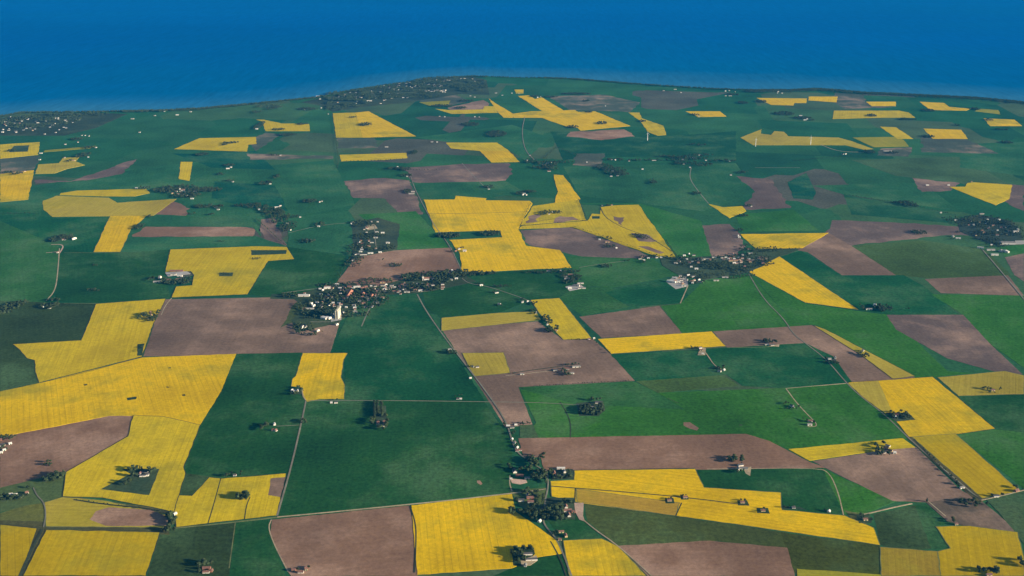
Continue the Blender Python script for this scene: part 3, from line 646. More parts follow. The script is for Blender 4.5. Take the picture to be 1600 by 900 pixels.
# ------------------------------------------------------------------ buildings
TAKEN = []
def box(V, Fc, x0, x1, y0, y1, z0, z1):
    i = len(V); V += [(x0, y0, z0), (x1, y0, z0), (x1, y1, z0), (x0, y1, z0), (x0, y0, z1), (x1, y0, z1), (x1, y1, z1), (x0, y1, z1)]
    Fc += [tuple(i + k for k in f) for f in ((0, 3, 2, 1), (4, 5, 6, 7), (0, 1, 5, 4), (1, 2, 6, 5), (2, 3, 7, 6), (3, 0, 4, 7))]
STYLE = {  # name, category, wall, roof, wall height, pitch, words for wall and roof
 'h': ('farmhouse', 'farmhouse', 'wallw', 'roofr', 3.4, .85, 'white', 'red'), 'g': ('farmhouse', 'farmhouse', 'wallw', 'roofd', 3.4, .85, 'white', 'dark'),
 'b': ('barn', 'barn', 'wallw', 'roofg', 4.6, .62, 'white', 'grey'), 'r': ('barn', 'barn', 'wallb', 'roofr', 4.4, .7, 'brick', 'red'), 'w': ('barn', 'barn', 'wallw', 'roofw', 4.6, .5, 'white', 'pale'),
 'k': ('barn', 'barn', 'wallw', 'roofd', 4.4, .62, 'white', 'dark'), 'y': ('barn', 'barn', 'wally', 'roofr', 4.2, .7, 'yellow brick', 'red'), 'H': ('warehouse', 'warehouse', 'wallw', 'roofw', 7, .22, 'white', 'pale'), 'G': ('warehouse', 'warehouse', 'wallg', 'roofg', 9, .2, 'grey', 'grey'),
 'D': ('cottage', 'cottage', 'wallg', 'roofd', 3.0, .9, 'grey', 'dark'), 'c': ('cottage', 'cottage', 'wallw', 'roofr', 3.0, .9, 'white', 'red'), 'd': ('cottage', 'cottage', 'wallw', 'roofd', 3.0, .9, 'white', 'dark'), 'p': ('cottage', 'cottage', 'wallw', 'roofw', 3.0, .7, 'white', 'pale'), 'q': ('cottage', 'cottage', 'wally', 'roofr', 3.0, .85, 'yellow brick', 'red'),
}
BLD = []
def building(phrase, px, py, L, Wd, rot, st, extra=''):
    """px, py: the middle of its foot in the photograph; L, Wd in metres; rot in degrees, 0 = long side facing the viewer."""
    if st == 'w' and ((py > 480 and L > 10 and not (py == 733 or py == 663)) or (py < 480 and (px * 7 + py * 3) % 5 < 2.5)): st = 'k'
    x, y = ground(px, py); BLD.append((x, y, px, py, L, Wd, rot, st, phrase, extra)); TAKEN.append((x, y, (max(L, Wd) * .5 + 3) ** 2))
def erect(x, y, L, Wd, rot, st, label, group, parts, nm):
    _nm, cat, wm, rm, wh, pitch, _, _ = STYLE[st]
    cat = nm; rh = Wd / 2 * pitch; z = gz(x, y) - .05
    V, Fc = [], []
    hl, hw = L / 2, Wd / 2
    V += [(-hl, -hw, 0), (hl, -hw, 0), (hl, hw, 0), (-hl, hw, 0), (-hl, -hw, wh), (hl, -hw, wh), (hl, hw, wh), (-hl, hw, wh), (-hl, 0, wh + rh), (hl, 0, wh + rh)]
    Fc += [(0, 1, 5, 4), (2, 3, 7, 6), (1, 2, 6, 9, 5), (3, 0, 4, 8, 7)]
    o_, t_ = .45, .3                      # eaves overhang, roof thickness
    R, RF = [], []
    for s_ in (-1, 1):
        i = len(R); e = (hw + o_); ze = wh - o_ * pitch
        R += [(-hl - o_, s_ * e, ze + .02), (hl + o_, s_ * e, ze + .02), (hl + o_, 0, wh + rh + .02), (-hl - o_, 0, wh + rh + .02)]
        R += [(a_, b_, c_ + t_) for a_, b_, c_ in R[i:i + 4]]
        RF += [tuple(i + k for k in f) for f in ((0, 1, 2, 3), (4, 7, 6, 5), (0, 4, 5, 1), (1, 5, 6, 2), (0, 3, 7, 4))]
    if not parts:
        nV = len(V); k0 = len(Fc)
        o = mesh_obj(nm, V + R, Fc + [tuple(nV + q for q in f) for f in RF], [wm, rm], fm=[0] * k0 + [1] * len(RF))
        o.location = (x, y, z); o.rotation_euler = (0, 0, math.radians(rot)); tag(o, label, cat, group); return o
    root = bpy.data.objects.new(nm, None); link(root); root.location = (x, y, z); root.rotation_euler = (0, 0, math.radians(rot)); tag(root, label, cat, group)
    mesh_obj('wall', V, Fc, wm, root)
    ro = mesh_obj('roof', R, RF, rm, root)
    if st in 'hgcdpqD':
        for cx in ((-L * .22, L * .25) if L > 18 else (L * .12,)):
            cv, cf = [], []; box(cv, cf, cx - .5, cx + .5, -.45, .45, wh + rh - .4, wh + rh + 1.3); mesh_obj('chimney', cv, cf, 'wallb', ro)
    dv, df = [], []
    big = st in 'brwyHG'; a_ = 2.0 if big else .55
    box(dv, df, -a_, a_, -hw - .06, -hw + .05, 0, 3.4 if big else 2.1); mesh_obj('door', dv, df, 'door', root)
    if st in 'hgcdpqD':
        k = max(2, int(L / 3.2))
        for q in range(k):
            wx = -L / 2 + L * (q + .5) / k
            if abs(wx) < 1.2: continue
            wv, wf = [], []; box(wv, wf, wx - .5, wx + .5, -hw - .05, -hw + .04, 1.0, 2.2); mesh_obj('window', wv, wf, 'roofd', root)
    return root
def village(phrase, spots, styles='cdpqc', seed=1, L=(9, 16), gap=20):
    """spots: (px, py, rx, ry, n) ellipses filled with n scattered cottages."""
    r = random.Random(seed)
    for (cx, cy, rx, ry, n_) in spots:
        done = []; rot0 = r.uniform(-25, 25)
        for _ in range(n_):
            for _t in range(30):
                a = r.uniform(0, 6.283); q = math.sqrt(r.random()); px, py = cx + rx * q * math.cos(a), cy + ry * q * math.sin(a); x, y = ground(px, py)
                if all((x - u) ** 2 + (y - v) ** 2 > gap * gap for u, v, _w in TAKEN): break
            else: continue
            building(phrase, px, py, r.uniform(*L), r.uniform(7, 9), rot0 + r.choice((0, 90, 0, 15)) + r.uniform(-6, 6), r.choice(styles))

def farm(phrase, blds, tr=(), h=(8, 14), dens=1.0, pine=.1):
    for b_ in blds: building(phrase, *b_)
    FT.append((phrase, tr, h, dens, pine))
FT = []
farm('at the three-barn farm in the bottom rapeseed', [(824.5,867,24,8,4,'w'),(830.5,875.5,30,8,4,'w'),(821,884.5,9,7,80,'b')], [(808,866,9,8),(818,861,16,3),(812,876,7,6)])
farm('at the small U-shaped roadside farm', [(877,832,14,7,5,'y'),(884,838,13,7,100,'y'),(875,844,9,6,0,'y')], [(868,836,5,6)], h=(4, 7))
farm('at the pink manor beside the pale gravel yard', [(887,799,22,9,8,'h'),(884.5,793,13,9,95,'h'),(889,806,16,9,95,'h'),(896,801,10,7,0,'r')], [(868,797,16,7),(852,806,10,7),(870,810,22,4),(884,787,12,3)])
farm('by the hamlet road bend', [(843,815,10,8,60,'p'),(849,795,11,8,130,'d')], [(836,808,9,6),(826,799,16,6),(800,800,7,4)])
farm('on the near side of the hamlet', [(828.5,779,20,9,3,'r'),(829,785,18,8,3,'h'),(814.5,783,17,10,3,'w'),(824,773.5,8,7,60,'d')], [(838,775,6,5),(835,792,9,4),(806,782,5,2),(818,769,12,2)])
farm('at the white-gabled farm in the hamlet', [(804,737,20,11,100,'w'),(824,748,16,7,2,'b'),(798.5,749,7,6,0,'p'),(812,744,22,8,-8,'r')], [(830,720,12,4),(848,716,5,3),(836,728,7,5),(842,742,12,6),(820,736,12,3),(797,731,5,3),(838,749,8,3)], h=(10, 17))
farm('at the courtyard farm beside the hamlet rapeseed', [(876.5,733,24,9,-2,'w'),(874,744,22,7,3,'g'),(866,740,14,7,95,'r'),(882,738,12,7,100,'b')], [(862,740,4,6),(889,742,5,6),(876,748.5,14,1.6)])
farm('in the row of cottages above the hamlet', [(794,666,12,7,0,'p'),(800,668.5,14,7,10,'d'),(806,664.5,9,7,5,'p'),(800,687,9,7,80,'p'),(804,692,9,7,70,'d'),(808,700,9,7,60,'p'),(808,705,9,8,0,'h'),(813,704,9,7,5,'c')], [(818,663,12,1.8),(802,676,3,5),(806,697,3,5),(790,664,4,1.5)], h=(6, 11))
farm('at the farm on the reddish field edge', [(1157,728,16,9,15,'w'),(1162,733,24,9,-10,'b'),(1154,734,12,8,100,'b')], [(1145,720,9,4),(1158,719,5,4),(1152,739,7,2)], h=(9, 15))
for ph, px, py in (('in the first square plot of the long rapeseed', 1046, 783), ('in the second square plot of the long rapeseed', 1070.5, 778), ('in the third square plot of the long rapeseed', 1160, 786), ('in the last square plot of the long rapeseed', 1192, 799)):
    farm(ph, [(px, py, 12, 7, 3, 'q')], [(px - 1, py - 3, 6, 1.2), (px - 5, py, 1.5, 3)], h=(4, 8))
farm('beside the track end under the dark field', [(1240,794,9,7,0,'d'),(1295,800,9,8,60,'p'),(1352,813,12,8,5,'y')], [(1230,793,6,1.5),(1286,799,5,1.5),(1346,808,6,3),(1360,812,3,3)], h=(5, 9))
farm('at the farm above the brown field corner', [(1384,702,14,8,-30,'y'),(1383,708,14,8,5,'w'),(1390,705,16,7,-35,'y'),(1397.5,708.5,9,9,0,'w'),(1387,698,14,6,-40,'b')], [(1372,700,6,5),(1382,695,3,3),(1380,711,12,1.5),(1374,708,6,3)])
farm('in the grove cut into the bright rapeseed', [(1401,650,12,8,-10,'y'),(1399,653,8,6,60,'w')], [(1394,648,3,4),(1396,654,5,3),(1411,650,8,5),(1418,653,6,3)], h=(9, 14))
farm('beside the bent white track', [(1237,635,11,7,-40,'w'),(1239,637,9,7,50,'b')], [(1229,632,5,2),(1237,640,8,1.6),(1245,637,3,2)], h=(6, 11))
farm('at the track end in the green field', [(1266,659,14,8,5,'h'),(1265,664.5,15,8,3,'b')], [(1258,657,3,3),(1271,660,2,3)], h=(6, 10))
farm('in the pale strip of thin rapeseed', [(1348,549,11,8,60,'w')], [(1346,554,7,3),(1354,557,6,3)], h=(7, 11))
farm('on the lane through the grey-brown field', [(1296,562,13,8,10,'b'),(1302,564,15,8,-15,'g'),(1305,560,10,7,80,'b')], [(1292,567,7,1.6),(1306,568,8,2),(1290,561,2,1)], h=(7, 12))
farm('at the farm on the tan field lane', [(1198,539,15,8,5,'w'),(1207,540,12,7,0,'w')], [(1198,534,7,3),(1209,536,5,2)], h=(9, 14))
farm('in the far-right thin rapeseed', [(1551,611,12,8,3,'y')], [(1541,608,7,2),(1550,614,6,1.5),(1561,609,2,2)], h=(6, 11))
farm('by the ditch below the long rapeseed strip', [(1503,763,14,7,15,'b'),(1556,776.5,15,8,5,'w'),(1588,768,14,9,30,'r')], [(1497,758,5,2.5),(1565,773,3,2),(1549,776,4,1.5),(1584,762,4,2)], h=(6, 11))
farm('at the thin copse by the road junction', [], [(1445,782,5,2.5),(1517,788,18,6),(1542,791,4,3)], h=(7, 12), dens=.45)
farm('at the corner of the orange rapeseed', [(1494,820,8,6,10,'y')], [(1490,815,3,4)], h=(6, 11))
farm('at the bottom farm in the orange rapeseed', [(1545,900,14,8,4,'y')], [(1532,893,6,3),(1541,892,6,2),(1556,895,8,3),(1597,881,5,7)], h=(9, 15))
farm('in the dark grove with the white barn', [(934.5,630,20,11,-4,'w'),(926,638,18,8,8,'b'),(920,634,8,6,0,'g')], [(912,644,8,5),(926,645,13,5),(939,640,4,7),(918,638,6,3),(930,626,9,1)], h=(10, 15), dens=1.2)
farm('at the courtyard farm in the ploughed field', [(886,577,16,8,-5,'h'),(899,574,22,7,5,'b'),(868,579.5,16,7,4,'w'),(894,584,14,7,5,'b'),(905,573.5,9,7,0,'b')], [(881,581,5,3),(888,586,8,2),(895,571,12,1)], h=(7, 12))
farm('along the hedge lane to the courtyard farm', [(816,585.5,14,6,4,'b')], [(806,584,4,1)], h=(4, 7))
farm('in the small pale yellow plot', [(739,574,10,6,-40,'b'),(746,574.5,12,7,5,'w'),(735,591.5,8,6,20,'p')], [(733,573,4,2)], h=(6, 10))
farm('on the long diagonal road', [(703,547,13,8,5,'b'),(709,549,10,7,60,'b')], [(704,552,7,3),(712,553,3,3)], h=(7, 12))
farm('on the straight white lane', [(715,624,8,6,0,'d'),(720,624,8,6,0,'p')], [(718,619,7,1.2)], h=(5, 9))
farm('at the lone farm below the straight lane', [(591,662,8,14,0,'h'),(600.5,661,8,13,0,'h'),(596,667,18,7,3,'b')], [(582,660,4,6),(597,651,7,2),(604,663,2.5,6),(596,671,10,1.2)], h=(10, 16))
farm('in the square plot beside the yellow field', [(456,611,9,7,70,'w'),(461,612.5,10,7,20,'w'),(466,611,9,7,60,'w')], [(466,607,6,1),(470,611,2,4),(460,617,8,1.4)], h=(9, 14))
farm('just below the yellow field', [(518,630,8,7,5,'p'),(525,630,12,7,10,'w')], [(522,626,5,1.2)], h=(6, 10))
farm('beside the lane to the dark grove', [(429,664,10,7,110,'w'),(427,673,9,8,0,'c'),(431,673.5,8,8,60,'c')], [(411,669,7,4),(418,664,4,2)], h=(8, 13))
farm('at the road bend in the dark green field', [], [(474,660,6,3)], h=(8, 13))
farm('at the white U-shaped farm in the triangle meadow', [(226,739,19,7,3,'w'),(231,743,14,7,95,'w'),(223,745,17,6,4,'w'),(219,741,10,6,80,'h')], [(212,735,12,3.5),(237,737,5,5),(210,746,5,2),(199,756,3,3)], h=(10, 16))
farm('in the grove between two yellow fields', [(273.5,804.5,10,7,60,'w'),(268,803,8,6,0,'p')], [(266,806,4,7),(269,818,5,9),(264,830,10,3)], h=(9, 15), dens=1.1)
farm('in the dark thicket inside the yellow field', [], [(379,777,8,5),(386,778,4,5)], h=(9, 14))
farm('along the yellow field top edge', [(367,743.5,9,6,3,'g')], [(352,745,4,2),(362,742,5,2),(376,742,3,2.5)], h=(6, 11))
farm('at the bottom farm on the dark field', [(323,889,20,8,3,'r'),(322,895,16,7,4,'h'),(331,893,8,6,90,'r')], [(316,882,6,4),(328,881,6,3),(312,892,3,4)], h=(8, 13))
farm('at the farm on the bottom edge track', [(459,892,10,8,2,'r'),(470,895,14,7,0,'h'),(478,890,6,10,20,'y')], [(465,890,2,3),(480,889,3,3)], h=(5, 8))
farm('in the village cut by the picture edge', [(4,696,16,8,25,'w'),(16,694,9,7,40,'w'),(7,704,9,7,30,'w'),(2,708,9,7,20,'w'),(0,688,12,7,10,'r')], [(8,684,12,3),(20,686,3,5),(4,700,4,3),(11,702,3,3)], h=(7, 12))
farm('in the small thicket on the brown field', [], [(75,726,7,3.5)], h=(8, 12), dens=1.1)
farm('in the grove at the brown field corner', [], [(88,746,12,6),(99,742,3,6),(72,751,8,3)], h=(10, 15))
farm('in the gardens behind the brown field', [(17,773,9,7,10,'p'),(24,774,9,7,0,'w'),(42,771,9,8,40,'h'),(33,777,8,7,0,'b')], [(5,778,7,6),(24,779,12,4),(38,777,6,3),(47,762,5,2)], h=(7, 12))
farm('at the yellow-walled farm by the rapeseed corner', [(231,499,9,7,10,'y'),(236,493,8,6,40,'y'),(235,489,6,6,60,'r')], [(223,495,6,6),(238,500,8,4),(244,493,3,7)], h=(8, 13))
farm('at the large farm beside the yellow field', [(246,441,36,8,3,'b'),(250,435,8,26,0,'b'),(281,432,24,8,-5,'w'),(271,430,26,8,4,'b'),(279,437,22,7,5,'h'),(264,438,18,8,0,'r')], [(258,440,7,5),(272,442,12,4),(290,440,10,6),(236,437,4,3)], h=(7, 12))
farm('beside the cream yard at the large farm', [(276,424,60,7,2,'r')], [], h=(7, 12))
farm('at the end of the pale farm track', [(77,482,14,8,5,'w'),(68,480,8,6,60,'b')], [(84,470,10,2),(82,479,9,5),(66,479,3,3)], h=(8, 13))
farm('in the dark wood by the picture edge', [], [(12,484,16,9),(32,476,10,4),(40,474,4,2)], h=(9, 15), dens=.8)
farm('at the farm with the long white shed', [(116,374,6,26,-28,'H'),(100,375,18,7,10,'h'),(96,374,9,6,60,'h'),(90,395,12,7,90,'h')], [(88,375,11,4),(108,372,8,3.5),(99,370,10,1.5)], h=(8, 13))
farm('in the flat thickets of the dark green field', [], [(146,454,11,2.2),(148,415,6,1.5),(345,378,6,1.2)], h=(5, 9))
farm('in the pond thicket of the yellow field', [], [(354,429,9,1.6),(400,404.5,8,2),(212,623,4,.8)], h=(4, 8))
farm('in the hedge on the yellow field corner', [], [(220,546,2,6)], h=(6, 9))
farm('at the white barn beside the yellow field', [(726,393,17,14,0,'H'),(712,393,14,7,60,'r'),(717,390,10,8,40,'b')], [(708,394,3,2),(721,388,4,1)], h=(6, 10))
farm('in the grove between the two yellow fields', [], [(766,366,16,4),(705,369,14,4),(690,369,10,3)], h=(9, 14), dens=.9)
farm('round the pond on the tan field', [], [(618,415,10,3),(598,408,0.8,3)], h=(6, 10))
farm('at the white-roofed yards by the green field', [(884,433,18,8,0,'w'),(886,436,24,8,0,'w'),(892,430,26,8,3,'y'),(890,451,16,8,15,'w'),(901,447,26,10,-20,'b'),(907,443.5,28,7,4,'b'),(909,451,34,7,0,'b')], [(880,430,6,5),(900,435,10,5),(888,441,12,3),(893,425,14,2)], h=(7, 12), dens=.8)
farm('on the edge of the big yellow field', [(857,424,18,8,0,'w'),(876,424,9,7,0,'w')], [(840,427,24,1.6),(868,424,8,2),(760,428,22,1.5)], h=(6, 11), dens=.8)
farm('in the cottage row on the far lane', [(1000,405,14,7,5,'w'),(1006,407,12,7,0,'p'),(1013,404,12,7,0,'w'),(1026,403,12,8,10,'w'),(1033,403,10,7,0,'p'),(1003,403,10,7,30,'c')], [(1008,403,12,2),(1022,401,8,1.5),(1005,410,6,1.6),(979,408,5,1.2)], h=(6, 10), dens=.8)
farm('in the round copse beside the lane', [], [(948,416.5,9,2.6)], h=(7, 11))
farm('at the cottages on the yellow field edge', [(937,375,10,7,0,'w'),(949,378.5,22,8,5,'y'),(963,388,8,7,20,'p')], [(938,372,5,2),(952,373,5,2.5),(952,385,10,2.5)], h=(6, 10), dens=.8)
farm('in the farm ringed by hedges', [(858,335,10,7,0,'w'),(862,332,9,7,10,'p')], [(848,335,6,2.5),(860,332,16,2),(874,333,5,2)], h=(7, 11), dens=.8)
farm('in the brown hollow of the yellow field', [], [(997,369,10,3),(1009,372,6,3)], h=(5, 9), dens=.7)
farm('at the olive field corner', [(817,472,9,7,50,'w'),(824,472,9,7,50,'w')], [(816,469,4,1.5),(835,475,4,3),(833,486,5,2),(838,490,4,2)], h=(7, 11))
farm('on the narrow rapeseed edge', [(837,490,8,7,30,'w'),(852,499,8,6,0,'y'),(854,501,8,6,30,'y'),(855,508,8,6,40,'b')], [(853,498,6,4),(859,503,4,5)], h=(8, 12))
farm('in the round grove below the narrow rapeseed', [(869,517.5,9,7,20,'y')], [(862,517,10,3.5),(870,514,3,3)], h=(9, 13))
farm('along the hedge by the tan field corner', [(920,530.5,9,6,10,'h'),(928,529.5,7,6,20,'w')], [(906,531,16,1)], h=(4, 7))
farm('on the green slope below the village trees', [(752,446.5,14,8,20,'w'),(776,458,16,7,25,'w'),(780,476,12,8,-20,'b'),(816,473,9,6,40,'b')], [(750,444,6,1.5),(780,448,10,2),(793,448,6,2),(780,478,5,1.5),(772,457,3,1.2)], h=(6, 10), dens=.8)
farm('at the farm on the yellow field end', [(1094,544.5,12,8,20,'w'),(1096,548,10,7,0,'y'),(1098,554,8,5,0,'w')], [(1084,545,5,1.5),(1081,543,3,1.5)], h=(7, 11))
farm('at the lane end in the dark green field', [(1124,581,12,7,-30,'b'),(1131,579,9,7,50,'w')], [(1122,577,4,2),(1129,576,3,2.5)], h=(8, 12))
farm('in the grove at the yellow wedge tip', [(1367,478,10,22,-30,'w'),(1360,484,14,8,0,'b'),(1355,484,12,7,10,'b')], [(1347,481,4,3),(1380,483,14,5),(1372,480,7,4)], h=(9, 14), dens=.8)
farm('in the thickets on the purple field', [(1441,365,10,7,0,'b')], [(1436,364,13,3.5),(1500,363,8,1.2),(1420,484,6,1)], h=(8, 12), dens=.6)
farm('beside the right-hand village yard', [(1497,373,24,8,-8,'w'),(1489,370,8,14,10,'b')], [(1486,374,5,.8)], h=(5, 8))
farm('in the plain green field on the lane', [(1549,374+9,10,8,0,'p')], [], h=(5, 8))

# villages
SV = 'in the silo village'
for b_ in [(475,463,48,14,0,'H'),(476,459,9,7,0,'c'),(511.5,451,28,12,8,'H'),(500,452,10,8,0,'p'),(527,445,20,9,10,'w'),(486,476,7,17,-25,'H'),(490,479,7,17,-25,'H'),(515,477,8,16,-40,'w'),(507,498,26,18,-30,'H'),(513,498,20,16,-30,'H'),(473,512,7,20,-30,'b'),(476,511,16,14,-35,'w'),
           (497,518,4,18,-25,'w'),(526.5,508,6,14,-30,'w'),(532,493,6,12,-10,'y'),(537,489,4,12,-30,'b'),(519,492,10,8,0,'w'),(484,483,36,6,0,'b'),(545,462,9,34,-32,'r'),(548,457,9,30,-32,'r'),(567,460,8,22,-30,'r'),(581,463,9,22,-28,'r'),
           (541,481,9,8,0,'w'),(532,459,10,8,0,'w'),(582,480,10,8,30,'p'),(555,488,18,7,0,'b'),(553,478,14,7,0,'b'),(558,449,30,8,4,'w'),(546,449,18,10,0,'r'),(566,451,16,9,30,'r'),(572,449,14,8,20,'r'),(580,448,9,8,0,'w'),(586,448,10,8,0,'w'),(598,442,24,8,5,'y'),(598,447,18,8,0,'w'),(603,446,10,9,40,'w'),
           (612,447,16,10,0,'w'),(605,452,28,9,6,'w'),(600,453,14,8,30,'w'),(617,450,10,8,0,'w'),(622,457,10,8,0,'h'),(626,460,8,7,0,'c'),(632,449,16,7,0,'b'),(636,457,24,7,0,'b'),(560,447,12,8,0,'r')]: building(SV, *b_)
village(SV, [(545,452,45,6,14),(560,472,45,14,20),(600,452,35,6,12),(515,470,25,14,8)], seed=3, gap=17)
CV = 'in the churchside village'
for b_ in [(676.5,437,12,9,0,'w'),(673,435,9,8,30,'h'),(653,447,12,9,20,'w'),(654,451,14,9,0,'w'),(657,455,18,8,5,'w'),(668,446,10,12,0,'h'),(667,452,8,7,0,'w'),(691.5,445,14,10,10,'w'),(692,449,16,9,0,'h'),(691,452,12,8,0,'h'),(705,438,12,8,0,'b'),(713,436,14,7,10,'w'),(633,448,16,8,0,'w'),(638,446,16,7,0,'b'),(706,424,6,18,30,'w'),(645,444,12,8,0,'b'),(661,445,14,8,0,'b')]: building(CV, *b_)
village(CV, [(650,448,32,6,10)], seed=5, gap=18)
YV = 'in the pale-roofed village'
for b_ in [(1049,441,40,12,-28,'H'),(1054,435,22,9,-20,'w'),(1060,441,14,10,0,'w'),(1070,434,16,9,10,'w'),(1063,432,14,8,0,'b'),(1068,447,18,9,0,'b'),(1073,438,10,8,60,'w'),(1083,433,20,9,20,'w'),(1088,421,16,9,0,'w'),(1080,418,10,8,0,'w'),(1082,443,9,8,0,'w'),(1094,441,22,8,-25,'w'),(1092,438,12,7,40,'w'),(1133,434,28,8,0,'b'),(1119,439,24,7,0,'b'),
           (1069,400,13,8,10,'w'),(1084,399.5,14,9,0,'w'),(1073,406,10,8,0,'p'),(1098,407,9,7,0,'w'),(1128,403.5,12,8,0,'w'),(1134,403.5,12,8,0,'w'),(1138,405.5,10,8,-20,'w'),(1116,403,22,7,0,'b'),(1160,399,11,8,0,'w'),(1172,397,24,7,0,'b'),(1170,390,12,8,20,'y'),(1192,413,14,9,20,'y'),(1155,371.5,12,8,0,'w'),(1153,369,9,7,60,'w'),(1146,408,48,12,3,'y'),(1056,412,18,7,0,'b'),(1103,406,30,6,4,'b')]: building(YV, *b_)
village(YV, [(1085,405,30,8,9),(1150,403,35,9,12),(1170,412,25,6,6),(1070,437,16,8,8)], seed=8, gap=18)
RV = 'in the wooded village by the picture edge'
for b_ in [(1587,363,26,10,0,'H'),(1590,360,8,16,0,'H'),(1543,344,9,8,0,'w'),(1534,334.5,24,8,0,'w'),(1561,344,12,8,0,'w'),(1521,352,9,7,0,'w'),(1545,355,9,8,0,'w'),(1558.5,361,9,8,0,'w'),(1532,388,30,9,-20,'H'),(1548,391,40,10,0,'b'),(1554,399,34,10,-4,'H'),(1571,394,12,34,35,'H'),(1564,393,10,22,35,'b'),(1564.5,382,9,7,0,'w'),(1470,333,9,7,0,'w'),(1426,321,10,8,0,'w')]: building(RV, *b_)
building(RV, 1574, 381, 70, 28, 0, 'G')
village(RV, [(1545,358,42,12,14),(1505,345,12,5,3)], seed=9, gap=22)
HV = 'in the string of houses above the tan field'
for b_ in [(551,348,14,8,20,'w'),(549,350,9,7,50,'w'),(590,347,12,8,10,'w'),(581,347,9,7,0,'b'),(573.5,357,14,10,10,'h'),(569,359,9,8,0,'w'),(589,363.5,14,8,0,'w'),(598,364.5,18,8,6,'w'),(573,364,9,7,0,'p'),(587,372,20,8,0,'b'),(581,379.5,18,8,4,'w'),(606,380.5,18,8,0,'H'),(566,381.5,14,8,5,'r'),(563,394,18,7,0,'w'),(558,398,22,8,12,'w'),(568,398.5,34,7,6,'w'),(579,396.5,26,7,8,'w'),(594,395,16,8,10,'w'),(552,408,14,8,20,'b')]: building(HV, *b_)
village(HV, [(572,385,18,12,8)], seed=12, gap=20)
NV = 'in the village round the white church'
for b_ in [(283,298,16,9,10,'w'),(270,302.5,16,8,20,'y'),(288,304,12,8,10,'b'),(297,302,12,8,20,'w'),(305,300,18,7,10,'b'),(300,311,18,8,0,'w'),(292,306,10,8,0,'p'),(213,294.5,12,9,0,'w'),(226,293,10,7,0,'b')]: building(NV, *b_)
village(NV, [(285,302,18,4,6)], seed=13, gap=24)
BV = 'in the scattered houses above the pink field'
for b_ in [(433,324.5,30,8,10,'w'),(438,322,12,8,30,'w'),(405,328,9,8,0,'w'),(449,350,9,8,0,'w'),(451,356.5,9,8,0,'w'),(453,360,12,9,-20,'w'),(498,354.5,12,8,0,'w'),(469,340,9,7,0,'p'),(481,376,14,7,-20,'b'),(338,325,16,8,0,'w'),(341,328,14,8,0,'b')]: building(BV, *b_)
FV = 'in the far crossroads village'
for b_ in [(855,256,14,8,20,'w'),(860,254,20,8,20,'w'),(858,268,22,10,0,'h'),(852,259,12,8,0,'b'),(828,243,10,8,0,'w'),(824,251,10,8,0,'b'),(848,258,12,8,0,'b')]: building(FV, *b_)
LV = 'in the far linear village'
for b_ in [(1083,247,14,8,0,'w'),(1067,250,14,8,0,'b'),(1068,257,12,8,0,'b'),(1103,251,12,8,0,'b'),(1093,243,12,8,0,'b'),(1022,251,28,8,0,'w'),(1004,265,12,8,0,'w'),(1078,262,10,8,0,'b'),(1140,252,12,8,0,'b'),(1142,274,12,8,0,'b')]: building(LV, *b_)
OV = 'at the far grove with white sheds'
for b_ in [(957,267.5,14,8,0,'w'),(965,275,16,8,0,'w'),(955,276,14,8,0,'b'),(956,250,12,8,0,'w'),(961,250.5,12,8,20,'w'),(983,252,10,8,0,'c'),(917,254,8,8,0,'p')]: building(OV, *b_)
